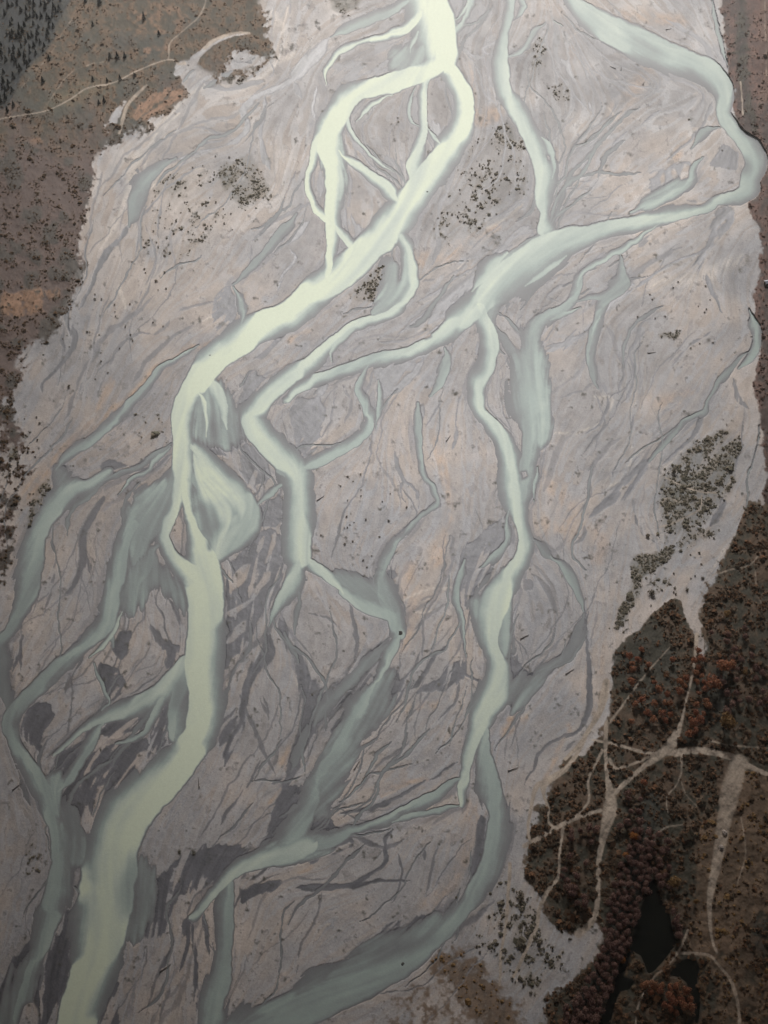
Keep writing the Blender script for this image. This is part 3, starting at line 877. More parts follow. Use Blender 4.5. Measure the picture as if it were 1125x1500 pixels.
for q_, v, pts in braids:
    watery = q_ < .30 and milk[int((pts[0][1] - Y0) / STEP), int((pts[0][0] - X0) / STEP)] < .3
    mv = v * .36
    for sl, t, d, sd in stroke_fields(pts, 4, W_PATCH, 24):
        tt = t * (1 + .7 * np.clip(FEATH[sl], -.5, .5))
        wet[sl] = np.maximum(wet[sl], v * sstep(1.35, .5, tt))
        if watery:
            m = mv * sstep(1.0, .1, tt)
            c = cid[sl]; c[(m > milk[sl]) & (m > .02)] = 200
            milk[sl] = np.maximum(milk[sl], m)
names_b = 200
for line in FANS.strip().split('\n'):
    (v, b), pts = parse(line)
    sl, m = poly(pts, float(b), W_PATCH)
    m = sstep(.18, .85, m + 1.1 * FEATH[sl] * np.clip(4 * m * (1 - m), 0, 1)) * (1 + .35 * np.clip(FEATH[sl] * 2, -1, 1))
    c = cid[sl]; c[(float(v) * m > milk[sl]) & (float(v) * m > .02)] = 201
    milk[sl] = np.maximum(milk[sl], float(v) * m); wet[sl] = np.maximum(wet[sl], .7 * sstep(.05, .5, m))
for line in BARS.strip().split('\n'):
    (b,), pts = parse(line)
    sl, m = poly(pts, float(b) * .7, W_MILK)
    milk[sl] *= 1 - m; wet[sl] *= 1 - m
for line in SHADES.strip().split('\n'):
    (v, b), pts = parse(line)
    sl, m = poly(pts, float(b), W_PATCH)
    milk[sl] *= 1 - float(v) * m

# threads of old, dry channels left by the flood, and the thin edges of its silt sheets
gap = np.clip(1 - wet, 0, 1)
SH = .9 * L3 + .55 * L4 + .12 * L2 + .05 * N1
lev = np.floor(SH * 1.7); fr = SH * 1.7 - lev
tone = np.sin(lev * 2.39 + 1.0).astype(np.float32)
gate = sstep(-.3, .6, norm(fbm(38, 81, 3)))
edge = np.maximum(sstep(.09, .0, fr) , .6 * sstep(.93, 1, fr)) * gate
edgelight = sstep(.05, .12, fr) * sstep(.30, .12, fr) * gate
S2 = 1.0 * L2 + .5 * L3 + .15 * L1
fr2 = S2 * 1.1 - np.floor(S2 * 1.1)
gate2 = sstep(.2, .9, norm(fbm(30, 82, 3)))
edge2 = sstep(.10, .0, fr2) * gate2
thread = np.exp(-(L3 / .07) ** 2) * sstep(.2, .9, N2) + .9 * np.exp(-(L2 + .3) ** 2 / .012) * sstep(.4, 1.3, L4)
thread = np.clip(thread, 0, 1)
rimlight = np.exp(-((L3 - .16) / .07) ** 2) * sstep(.2, .9, N2)
wet_s = wet * (0.86 + .14 * np.clip(L2 * .5 + .5, 0, 1))
wet = np.maximum(wet, .42 * thread * gap)
wet = np.clip(wet, 0, 1)
# slivers of silt lying in the wet shoals
sliver = sstep(.75, 1.35, L2 * .8 + L3 * .6) * (shoalwet > .3) * (milk < .12)
wet *= 1 - .75 * sliver

cov = {}
for line in COVER.strip().split('\n'):
    (kd, v, b), pts = parse(line)
    sl, m = poly(pts, float(b), W_VEG)
    f = cov.setdefault(kd, np.zeros((NY, NX), np.float32))
    f[sl] = np.maximum(f[sl], float(v) * m)
strip = np.zeros((NY, NX), np.float32); track = strip.copy(); sand = strip.copy(); silt = strip.copy(); pond = strip.copy()
for fld, data, W, soft in ((strip, STRIPS, W_PATCH, .6), (track, TRACKS, W_TRK, .7), (sand, SAND, W_VEG, 1.0), (silt, SILT, W_PATCH, .9)):
    for line in data.strip().split('\n'):
        (v,), pts = parse(line)
        if len(pts) < 2: continue
        for sl, t, d, _s in stroke_fields(pts, 6, W):
            fld[sl] = np.maximum(fld[sl], float(v) * sstep(1.15, 1.15 - soft, t))
for line in POND.strip().split('\n'):
    _, pts = parse(line)
    sl, m = poly(pts, 1.5, W_TRK)
    pond[sl] = np.maximum(pond[sl], m)
for kd in cov: cov[kd] *= 1 - strip
overgrown = sstep(.15, .5, np.clip(cov['heath'] + cov['thicket'] + cov['bankveg'], 0, 1))
milk = np.where(cid == 200, milk * (1 - overgrown), milk).astype(np.float32)
water_any = np.maximum(sstep(.02, .1, milk), 0)
keepdry = 1 - np.maximum(water_any, .8 * wet)
for kd in ('heath', 'scrub', 'thicket', 'bankveg', 'field', 'rust', 'conifer', 'olive'):
    cov[kd] = cov[kd] * (keepdry if kd not in ('thicket', 'bankveg', 'heath', 'conifer') else 1 - water_any)
wildland = np.clip(cov['heath'] + cov['thicket'] + cov['bankveg'], 0, 1)
wet *= 1 - .9 * wildland * (1 - pond)

# ------------------------------------------------------------------ ground colours (true surface colours, no light in them)
def C(*c): return np.array(c, np.float32)
def mix(a, b, f): return a + (b - a) * f[..., None]
def lim(a): return np.clip(a, 0, 1)
N4 = norm(fbm(150, 91, 3)); N5 = norm(fbm(45, 92, 4))
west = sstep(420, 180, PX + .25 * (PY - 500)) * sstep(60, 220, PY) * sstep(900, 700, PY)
grav = np.broadcast_to(C(.335, .318, .316), (NY, NX, 3)).copy()
grav = mix(grav, C(.292, .294, .312), lim(.35 + .45 * tone + .15 * L4) * .95)            # grey silt sheets
grav = mix(grav, C(.38, .312, .262), lim(.15 + .35 * west + .30 * N4 + .28 * N5 - .22 * tone + .12 * L3) * .55)  # pinkish coarse bars
north = sstep(520, 120, PY)
grav = mix(grav, C(.43, .42, .415), lim(.30 + .35 * tone + .2 * N5) * .6 * north)
grav = mix(grav, C(.42, .295, .205), sand * lim(.55 + .35 * L2 + .2 * N1) * .95)
grav = mix(grav, C(.52, .475, .43), lim(silt * (.7 + .3 * L1)))
grav *= (1 + .022 * L1 + .035 * L2 + .045 * N1 + .025 * N0 + .07 * tone + .05 * N5 + .05 * N4)[..., None].clip(.6, 1.4)
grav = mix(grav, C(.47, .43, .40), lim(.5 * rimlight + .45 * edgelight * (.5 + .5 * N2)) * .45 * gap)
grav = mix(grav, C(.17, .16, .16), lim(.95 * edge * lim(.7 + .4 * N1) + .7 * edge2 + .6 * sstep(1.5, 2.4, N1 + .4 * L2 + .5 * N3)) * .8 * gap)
wetbed = np.broadcast_to(C(.108, .109, .124), (NY, NX, 3)) * (1 + .10 * L2 + .07 * L1 + .06 * L3)[..., None].clip(.6, 1.5)
land = mix(grav, wetbed, sstep(.08, .95, wet))
# vegetated ground
def vegcol(a, b, n): return mix(np.broadcast_to(C(*a), (NY, NX, 3)), C(*b), lim(.5 + .5 * n))
Nv = norm(N1 + .6 * norm(fbm(5, 41, 2)))
hp = lim(cov['heath'] + 0.0)
heathc = vegcol((.050, .042, .028), (.115, .074, .044), Nv)
heathc = mix(heathc, C(.105, .075, .070), sstep(120, 260, PY + 40 * N2) * .75)       # purple brown dwarf shrub lower down
heathc = mix(heathc, C(.042, .046, .040), sstep(.3, 1.2, N3) * .6)
hd = sstep(.34, .62, hp + (.17 * Nv + .16 * N5 + .10 * N3) * np.clip(4 * hp * (1 - hp) + .3, 0, 1))
hd = np.where(hp > .5, np.maximum(hd, sstep(.6, .9, hp)), hd)
land = mix(land, heathc, hd)
land = mix(land, vegcol((.014, .017, .019), (.028, .030, .027), Nv), sstep(.3, .7, cov['conifer'] + .1 * Nv))
land = mix(land, vegcol((.17, .10, .062), (.24, .145, .095), L1 + N1), sstep(.25, .75, cov['rust'] + .18 * Nv) * lim(cov['rust'] * 1.3))
land = mix(land, vegcol((.10, .09, .05), (.14, .115, .07), N1), cov['olive'] * .8)
bank = vegcol((.060, .043, .038), (.13, .078, .064), Nv + .6 * norm(vnoise(200, 55, 9)))
land = mix(land, bank, sstep(.35, .65, cov['bankveg'] + .15 * Nv))
thick = vegcol((.038, .035, .025), (.10, .07, .046), Nv)
thick = mix(thick, C(.105, .068, .045), sstep(.4, 1.4, N3) * .7)
land = mix(land, thick, sstep(.34, .66, cov['thicket'] + (.17 * Nv + .15 * N5 + .10 * N3) * np.clip(4 * cov['thicket'] * (1 - cov['thicket']), 0, 1)))
scr = cov['scrub']
scrb = sstep(.18, .55, scr * .8 + .07 * Nv + .05 * N3)
scrm = sstep(.38, .66, scr * .72 + .10 * Nv + .06 * N3 + .06)
land = mix(land, vegcol((.095, .094, .078), (.19, .165, .135), Nv), np.maximum(scrb * .45, scrm * (.4 + .5 * lim(scr))))
land = mix(land, vegcol((.10, .055, .045), (.14, .08, .06), N1), cov['redland'] * .8)
land = mix(land, vegcol((.02, .024, .022), (.045, .045, .035), Nv), sstep(.25, .7, cov['darkband'] + .2 * Nv) * .85)
field = vegcol((.10, .068, .045), (.155, .105, .07), N1 + .5 * norm(vnoise(60, 61, 4)))
land = mix(land, field, sstep(.2, .85, cov['field'] + .22 * Nv * np.clip(4 * cov['field'] * (1 - cov['field']) + .25, 0, 1)) * .9)
trk = sstep(.15, .55, track + .05 * N1 + .02 * N0)
land = mix(land, C(.33, .275, .225) * (1 + .10 * N1 + .10 * L1 + .05 * N0)[..., None], trk * lim(track + .15) * .9)
land = mix(land, C(.20, .10, .03), lim(boxblur(pond, 8) * 1.6 - 1.0 * pond) * (cov['thicket'] > .5) * sstep(1385, 1420, PY) * lim(.5 + .5 * Nv))
land = mix(land, C(.02, .018, .015), pond)
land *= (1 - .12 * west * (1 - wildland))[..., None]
land = np.clip(land, .006, .8)

# ------------------------------------------------------------------ relief
z = (-.16 * sstep(.05, 1, wet) - 1.5 * np.sqrt(np.clip(milk, 0, 1)) + .045 * L3 + .02 * L2 - .05 * edge + .03 * edgelight + .035 * N1 * (1 - wildland) + .008 * L1).astype(np.float32)
z += 0.5 * sstep(.2, .8, boxblur(wildland, 3)) + wildland * (.12 * Nv + .35 * N3)
slope = sstep(60, 560, -(PX - 330 + .30 * (PY - 0)) ) * cov['heath']
z += 30 * boxblur(slope, 40) ** 1.3 + 3.0 * np.clip(boxblur(cov['bankveg'], 20), 0, 1) * 1.0
pond_level = float(np.median(z[pond > .9])) - .4
z = np.where(pond > .2, np.minimum(z, pond_level - .25 + .9 * (1 - pond)), z)
WATER_Z = -.20
isw = milk > .035
z = np.where(isw, np.minimum(z, WATER_Z - .12), z).astype(np.float32)

def mesh_from(name, fmask, Z, cols, extra, material):
    """faces of the lattice where fmask (NY-1,NX-1)"""
    i, j = np.nonzero(fmask)
    if len(i) == 0: return None
    a = i * NX + j
    quads = np.stack([a, a + NX, a + NX + 1, a + 1], 1)
    used, inv = np.unique(quads.ravel(), return_inverse=True)
    ui, uj = used // NX, used % NX
    x, y, zz = ground(PX[ui, uj], PY[ui, uj], Z[ui, uj] if not np.isscalar(Z) else Z)
    me = bpy.data.meshes.new(name)
    n = len(used); m = len(quads)
    me.vertices.add(n); me.loops.add(4 * m); me.polygons.add(m)
    me.vertices.foreach_set('co', np.stack([x, y, zz], 1).astype(np.float32).ravel())
    me.loops.foreach_set('vertex_index', inv.astype(np.int32))
    me.polygons.foreach_set('loop_start', np.arange(0, 4 * m, 4, dtype=np.int32))
    me.polygons.foreach_set('use_smooth', np.ones(m, bool))
    me.update(calc_edges=True)
    at = me.attributes.new('surface', 'FLOAT_COLOR', 'POINT')
    c4 = np.ones((n, 4), np.float32); c4[:, :3] = cols[ui, uj]
    at.data.foreach_set('color', c4.ravel())
    for k, f in extra.items():
        at = me.attributes.new(k, 'FLOAT', 'POINT')
        at.data.foreach_set('value', f[ui, uj].astype(np.float32))
    me.materials.append(material)
    o = bpy.data.objects.new(name, me); COL.objects.link(o)
    o['kind'] = 'structure'
    return o

# ------------------------------------------------------------------ materials
def newmat(name):
    m = bpy.data.materials.new(name); m.use_nodes = True
    nt = m.node_tree
    for n in list(nt.nodes): nt.nodes.remove(n)
    out = nt.nodes.new('ShaderNodeOutputMaterial'); b = nt.nodes.new('ShaderNodeBsdfPrincipled')
    nt.links.new(b.outputs[0], out.inputs[0])
    return m, nt, b
def nd(nt, t, **kw):
    n = nt.nodes.new(t)
    for k, v in kw.items(): setattr(n, k, v)
    return n

def land_material():
    m, nt, b = newmat('land')
    A = nd(nt, 'ShaderNodeAttribute', attribute_name='surface'); Wt = nd(nt, 'ShaderNodeAttribute', attribute_name='wetness')
    tc = nd(nt, 'ShaderNodeTexCoord')
    n1 = nd(nt, 'ShaderNodeTexNoise'); n1.inputs['Scale'].default_value = .9; n1.inputs['Detail'].default_value = 5; n1.inputs['Roughness'].default_value = .7
    nt.links.new(tc.outputs['Object'], n1.inputs['Vector'])
    mr = nd(nt, 'ShaderNodeMapRange'); mr.inputs[3].default_value = .80; mr.inputs[4].default_value = 1.20
    mr.inputs[1].default_value = .25; mr.inputs[2].default_value = .75
    nt.links.new(n1.outputs[0], mr.inputs[0])
    mx = nd(nt, 'ShaderNodeMix', data_type='RGBA', blend_type='MULTIPLY'); mx.inputs[0].default_value = 1
    nt.links.new(A.outputs['Color'], mx.inputs[6]); nt.links.new(mr.outputs[0], mx.inputs[7])
    nt.links.new(mx.outputs[2], b.inputs['Base Color'])
    rr = nd(nt, 'ShaderNodeMapRange'); rr.inputs[3].default_value = .85; rr.inputs[4].default_value = .5
    nt.links.new(Wt.outputs['Fac'], rr.inputs[0]); nt.links.new(rr.outputs[0], b.inputs['Roughness'])
    b.inputs['Specular IOR Level'].default_value = .35
    bp = nd(nt, 'ShaderNodeBump'); bp.inputs['Strength'].default_value = .16; bp.inputs['Distance'].default_value = .5
    nt.links.new(n1.outputs[0], bp.inputs['Height']); nt.links.new(bp.outputs[0], b.inputs['Normal'])
    return m
def water_material():
    m, nt, b = newmat('milky_water')
    A = nd(nt, 'ShaderNodeAttribute', attribute_name='surface')
    tc = nd(nt, 'ShaderNodeTexCoord')
    n1 = nd(nt, 'ShaderNodeTexNoise'); n1.inputs['Scale'].default_value = .35; n1.inputs['Detail'].default_value = 4
    nt.links.new(tc.outputs['Object'], n1.inputs['Vector'])
    mr = nd(nt, 'ShaderNodeMapRange'); mr.inputs[3].default_value = .95; mr.inputs[4].default_value = 1.05
    nt.links.new(n1.outputs[0], mr.inputs[0])
    mx = nd(nt, 'ShaderNodeMix', data_type='RGBA', blend_type='MULTIPLY'); mx.inputs[0].default_value = 1
    nt.links.new(A.outputs['Color'], mx.inputs[6]); nt.links.new(mr.outputs[0], mx.inputs[7])
    nt.links.new(mx.outputs[2], b.inputs['Base Color'])
    b.inputs['Roughness'].default_value = .55
    b.inputs['IOR'].default_value = 1.33; b.inputs['Specular IOR Level'].default_value = .2
    bp = nd(nt, 'ShaderNodeBump'); bp.inputs['Strength'].default_value = .25; bp.inputs['Distance'].default_value = .3
    n2 = nd(nt, 'ShaderNodeTexNoise'); n2.inputs['Scale'].default_value = .8; n2.inputs['Detail'].default_value = 3
    nt.links.new(tc.outputs['Object'], n2.inputs['Vector'])
    nt.links.new(n2.outputs[0], bp.inputs['Height']); nt.links.new(bp.outputs[0], b.inputs['Normal'])
    return m
M_LAND = land_material(); M_WATER = water_material()

def leaf_material(name, c1, c2, c3, cover_=False):
    m, nt, b = newmat(name)
    oi = nd(nt, 'ShaderNodeObjectInfo'); geo = nd(nt, 'ShaderNodeNewGeometry'); 
    cr = nd(nt, 'ShaderNodeValToRGB')
    e = cr.color_ramp.elements
    e[0].color = (*c1, 1); e[1].color = (*c3, 1); k = e.new(.5); k.color = (*c2, 1)
    ad = nd(nt, 'ShaderNodeMath', operation='MULTIPLY_ADD'); ad.inputs[1].default_value = 1.0 if cover_ else .45
    nt.links.new(geo.outputs['Random Per Island'], ad.inputs[0])
    ml = nd(nt, 'ShaderNodeMath', operation='MULTIPLY'); ml.inputs[1].default_value = 0.0 if cover_ else .55
    nt.links.new(oi.outputs['Random'], ml.inputs[0]); nt.links.new(ml.outputs[0], ad.inputs[2])
    nt.links.new(ad.outputs[0], cr.inputs[0]); nt.links.new(cr.outputs[0], b.inputs['Base Color'])
    b.inputs['Roughness'].default_value = .9; b.inputs['Specular IOR Level'].default_value = .15
    tr = nd(nt, 'ShaderNodeBsdfTranslucent'); ms = nd(nt, 'ShaderNodeMixShader'); ms.inputs[0].default_value = .42
    nt.links.new(cr.outputs[0], tr.inputs[0]); nt.links.new(b.outputs[0], ms.inputs[1]); nt.links.new(tr.outputs[0], ms.inputs[2])
    out = [q for q in nt.nodes if q.type == 'OUTPUT_MATERIAL'][0]; nt.links.new(ms.outputs[0], out.inputs[0])
    return m
def plain(name, c, r=.9, var=.3, scale=3):
    m, nt, b = newmat(name)
    tc = nd(nt, 'ShaderNodeTexCoord'); n1 = nd(nt, 'ShaderNodeTexNoise'); n1.inputs['Scale'].default_value = scale
    nt.links.new(tc.outputs['Object'], n1.inputs['Vector'])
    cr = nd(nt, 'ShaderNodeValToRGB'); e = cr.color_ramp.elements
    e[0].color = (*[q * (1 - var) for q in c], 1); e[1].color = (*[q * (1 + var) for q in c], 1); e[0].position = .3; e[1].position = .7
    nt.links.new(n1.outputs[0], cr.inputs[0]); nt.links.new(cr.outputs[0], b.inputs['Base Color'])
    b.inputs['Roughness'].default_value = r
    return m
M_BARK = plain('bark', (.07, .05, .04))
M_ROCK = plain('dark_rock', (.05, .048, .045))
M_WOOD = plain('driftwood_bark', (.11, .095, .085))
M_PINK = leaf_material('bare_twigs', (.15, .085, .075), (.21, .125, .108), (.28, .18, .15))
M_RED = leaf_material('autumn_leaves', (.24, .10, .065), (.32, .135, .08), (.34, .19, .11))
M_ORANGE = leaf_material('orange_leaves', (.30, .10, .03), (.36, .15, .05), (.42, .20, .07))
M_OCHRE = leaf_material('ochre_leaves', (.20, .12, .05), (.24, .15, .07), (.30, .19, .09))
M_GREEN = leaf_material('dark_leaves', (.020, .024, .018), (.035, .040, .028), (.055, .055, .038))
M_NEEDLE = leaf_material('needles', (.014, .019, .020), (.022, .028, .026), (.032, .038, .032))
M_HEATH = leaf_material('heath_leaves', (.088, .068, .046), (.125, .084, .052), (.20, .122, .07), True)
M_THICK = leaf_material('thicket_leaves', (.05, .046, .034), (.11, .078, .054), (.24, .125, .07), True)
M_BANK = leaf_material('bank_leaves', (.07, .05, .042), (.12, .075, .06), (.18, .11, .075), True)
M_SCRUB = leaf_material('scrub_leaves', (.16, .155, .12), (.21, .19, .15), (.27, .23, .18), True)
M_SHRUB = leaf_material('shrub_leaves', (.14, .13, .10), (.19, .165, .13), (.24, .20, .155))

# ------------------------------------------------------------------ build land and water
isw_f = isw[:-1, :-1] | isw[1:, :-1] | isw[:-1, 1:] | isw[1:, 1:]
cw = cid[:-1, :-1]
pond_f = pond[:-1, :-1] > .5
trk_f = (trk[:-1, :-1] > .5) & (track[:-1, :-1] > .45)
heath_f = (cov['heath'][:-1, :-1] > .5) & ~trk_f & ~isw_f
thick_f = ((cov['thicket'][:-1, :-1] > .5) | (cov['bankveg'][:-1, :-1] > .5) | (cov['field'][:-1, :-1] > .5)) & ~trk_f & ~isw_f & ~heath_f
bed_f = ~(trk_f | heath_f | thick_f)
ex = {'wetness': wet}
mesh_from('riverbed', bed_f, z, land, ex, M_LAND)
mesh_from('hillside', heath_f, z, land, ex, M_LAND)
mesh_from('valley_floor', thick_f, z, land, ex, M_LAND)
mesh_from('dirt_track', trk_f, z, land, ex, M_LAND)

t = np.clip(milk * (1 + .02 * L2 + .07 * L3 + .09 * L4 + .03 * N2) + .03 * milk * (1 - milk) * 4 * L2, 0, 1)
stops = [(0, C(.158, .157, .168)), (.12, C(.180, .188, .196)), (.3, C(.222, .250, .250)), (.5, C(.295, .350, .335)), (.75, C(.42, .477, .43)), (1.0, C(.525, .578, .465))]
wcol = np.empty((NY, NX, 3), np.float32)
for c in range(3):
    wcol[..., c] = np.interp(t, [s[0] for s in stops], [s[1][c] for s in stops])
wcol *= (1 + (.02 * L1 + .03 * L2) * sstep(.4, .1, milk) + .012 * N0)[..., None]
wz = np.full((NY, NX), WATER_Z, np.float32)
for k, nm in list(enumerate(names)) + [(200, 'rivulet'), (201, 'shallows')]:
    mesh_from(nm, isw_f & (cw == k), wz, wcol, {}, M_WATER)
# still pond under the tree belt
M_POND, ntp, bp_ = newmat('pond_water')
bp_.inputs['Base Color'].default_value = (.006, .007, .006, 1); bp_.inputs['Roughness'].default_value = .08; bp_.inputs['IOR'].default_value = 1.33
bp_.inputs['Specular IOR Level'].default_value = .25
nz = nd(ntp, 'ShaderNodeTexNoise'); nz.inputs['Scale'].default_value = .5; bm_ = nd(ntp, 'ShaderNodeBump'); bm_.inputs['Strength'].default_value = .05
ntp.links.new(nz.outputs[0], bm_.inputs['Height']); ntp.links.new(bm_.outputs[0], bp_.inputs['Normal'])
pz = np.full((NY, NX), 1.0, np.float32)
pond_z = z + .5
pm = pond_f & (pond[1:, 1:] > .4)

mesh_from('pond', pm, np.full((NY, NX), pond_level, np.float32), np.full((NY, NX, 3), .01, np.float32), {}, M_POND)

# wide plain beyond the surveyed ground, reaching the horizon
def outer_ground():
    me = bpy.data.meshes.new('ground')
    s = 30000.0; zz = -6.0
    me.from_pydata([(-s, -s, zz), (s, -s, zz), (s, s, zz), (-s, s, zz)], [], [(0, 1, 2, 3)])
    m = plain('distant_ground', (.12, .10, .08), .95, .35, .01)
    me.materials.append(m)
    o = bpy.data.objects.new('ground', me); COL.objects.link(o); o['kind'] = 'structure'
outer_ground()

# ------------------------------------------------------------------ plants
def zat(px, py):
    i = np.clip(((np.asarray(py) - Y0) / STEP).round().astype(int), 0, NY - 1); j = np.clip(((np.asarray(px) - X0) / STEP).round().astype(int), 0, NX - 1)
    return z[i, j]
def fld(f, px, py):
    i = int(np.clip(round((py - Y0) / STEP), 0, NY - 1)); j = int(np.clip(round((px - X0) / STEP), 0, NX - 1))
    return f[i, j]
def at(px, py):
    zz = float(zat(px, py)); x, y, _ = ground(px, py, zz)
    return Vector((float(x), float(y), zz))

def make_mesh(name, V, F, mat, smooth=False):
    me = bpy.data.meshes.new(name); me.from_pydata(V, [], F)
    if smooth: me.polygons.foreach_set('use_smooth', [True] * len(me.polygons))
    me.materials.append(mat); me.update()
    return me

def crown_mesh(name, mat, rad, height, base, n, leaf, lumps, seed, cone=False):
    r = random.Random(seed)
    V, F = [], []
    L = []
    for k in range(lumps):
        a = r.uniform(0, 2 * math.pi); q = r.uniform(.0, .5) * rad
        L.append((q * math.cos(a), q * math.sin(a), base + height * (r.uniform(.35, .6) - .12 * q / rad), rad * r.uniform(.46, .62)))
    for k in range(n):
        if cone:
            h = r.random() ** 1.4; rr = rad * (1 - h) * r.uniform(.55, 1.0) + .1
            a = r.uniform(0, 2 * math.pi)
            p = Vector((rr * math.cos(a), rr * math.sin(a), base + h * height))
            nrm = Vector((math.cos(a), math.sin(a), .5))
        else:
            cx, cy, cz, cr = r.choice(L)
            d = Vector((r.gauss(0, 1), r.gauss(0, 1), r.gauss(.35, .9))).normalized()
            p = Vector((cx, cy, cz)) + d * cr * r.uniform(.7, 1.05)
            nrm = d
        nrm = (nrm + Vector((r.gauss(0, .28), r.gauss(0, .28), r.gauss(0, .28)))).normalized()
        u = nrm.orthogonal().normalized(); v = nrm.cross(u)
        ro = r.uniform(0, 6.28); u, v = u * math.cos(ro) + v * math.sin(ro), v * math.cos(ro) - u * math.sin(ro)
        s = leaf * r.uniform(.6, 1.3); b = len(V)
        V += [tuple(p + u * s), tuple(p + v * s * .7 + nrm * s * .15), tuple(p - u * s), tuple(p - v * s * .7 - nrm * s * .1)]
        F.append((b, b + 1, b + 2, b + 3))
    return make_mesh(name, V, F, mat)

def trunk_mesh(name, h, r0, limbs, seed, mat=None):
    r = random.Random(seed); V, F = [], []
    def tube(path, rads, k=6):
        b = len(V)
        for (p, q) in zip(path, rads):
            for s in range(k):
                a = 2 * math.pi * s / k
                V.append((p[0] + q * math.cos(a), p[1] + q * math.sin(a), p[2]))
        for i in range(len(path) - 1):
            for s in range(k):
                F.append((b + i * k + s, b + i * k + (s + 1) % k, b + (i + 1) * k + (s + 1) % k, b + (i + 1) * k + s))
    dx, dy = r.uniform(-.2, .2), r.uniform(-.2, .2)
    tube([(0, 0, -.4), (dx * .5, dy * .5, h * .5), (dx, dy, h)], [r0, r0 * .7, r0 * .2])
    for k in range(limbs):
        a = r.uniform(0, 6.28); l = h * r.uniform(.25, .4); zb = h * r.uniform(.3, .6)
        tube([(dx * .5, dy * .5, zb), (math.cos(a) * l * .5, math.sin(a) * l * .5, zb + l * .5), (math.cos(a) * l, math.sin(a) * l, zb + l * .8)], [r0 * .4, r0 * .25, r0 * .08], 4)
    return make_mesh(name, V, F, mat or M_BARK, True)

def thing(name, label, cat, group=None, mesh=None):
    o = bpy.data.objects.new(name, mesh); COL.objects.link(o)
    o['label'] = label; o['category'] = cat
    if group: o['group'] = group
    return o

class Kind:
    def __init__(s, crowns, trunks): s.c = crowns; s.t = trunks
def plant(kind, name, px, py, scale, label, cat, group, i=0):
    o = thing(name, label, cat, group)
    o.location = at(px, py); o.rotation_euler = (0, 0, random.uniform(0, 6.28)); o.scale = (scale * random.uniform(.9, 1.1), scale * random.uniform(.9, 1.1), scale * random.uniform(.85, 1.1))
    for part, ms in (('trunk', kind.t), ('crown', kind.c)):
        c = bpy.data.objects.new(part, ms[i % len(ms)]); COL.objects.link(c); c.parent = o
    return o
def tree_kind(mat, rad, h, base, n, leaf, lumps, seed, cone=False, var=4):
    return Kind([crown_mesh('crown', mat, rad, h, base, n, leaf, lumps, seed + k, cone) for k in range(var)],
                [trunk_mesh('trunk', (base + h) * (.9 if cone else .7), max(.08, rad * .07), 0 if cone else 5, seed + k) for k in range(2)])
K_PINK = tree_kind(M_PINK, 3.1, 5.5, 2.0, 330, .42, 6, 100)
K_RED = tree_kind(M_RED, 3.1, 5.5, 2.0, 330, .42, 6, 140)
K_OR = tree_kind(M_ORANGE, 3.1, 5.5, 2.0, 330, .42, 6, 180, var=3)
K_OC = tree_kind(M_OCHRE, 3.1, 5.0, 1.5, 330, .42, 6, 220, var=3)
K_CON = tree_kind(M_NEEDLE, 1.9, 5.6, .5, 170, .5, 1, 260, True)
K_SHR = tree_kind(M_SHRUB, 1.25, 1.1, .1, 90, .28, 6, 300)
K_SCR = tree_kind(M_SCRUB, 1.2, 1.0, .05, 60, .3, 5, 340)

# --- the belt of bare trees along the pond
belt = spline([(930, 1222, 18), (934, 1250, 34), (926, 1290, 46), (916, 1330, 50), (906, 1370, 46), (896, 1410, 40), (880, 1450, 48), (862, 1480, 66), (852, 1520, 70)], 4.0)
placed = []
def free(x, y, d):
    for (a, b) in placed:
        if (a - x) ** 2 + (b - y) ** 2 < d * d: return False
    return True
n = 0
for tries in range(6000):
    if n >= 150: break
    s = belt[random.randrange(len(belt))]
    x = s[0] + random.uniform(-.5, .5) * s[2]; y = s[1] + random.uniform(-4, 4)
    if fld(pond, x, y) > .3 or not free(x, y, 9.0): continue
    placed.append((x, y))
    lower = y > 1420
    plant(K_PINK, 'bare_tree', x, y, random.uniform(.85, 1.15),
          'pinkish brown bare tree in the lower end of the dense belt beside the pond' if lower else 'pinkish brown bare tree in the dense belt along the left shore of the black pond',
          'tree', 'trees of the dense belt beside the pond', n)
    n += 1
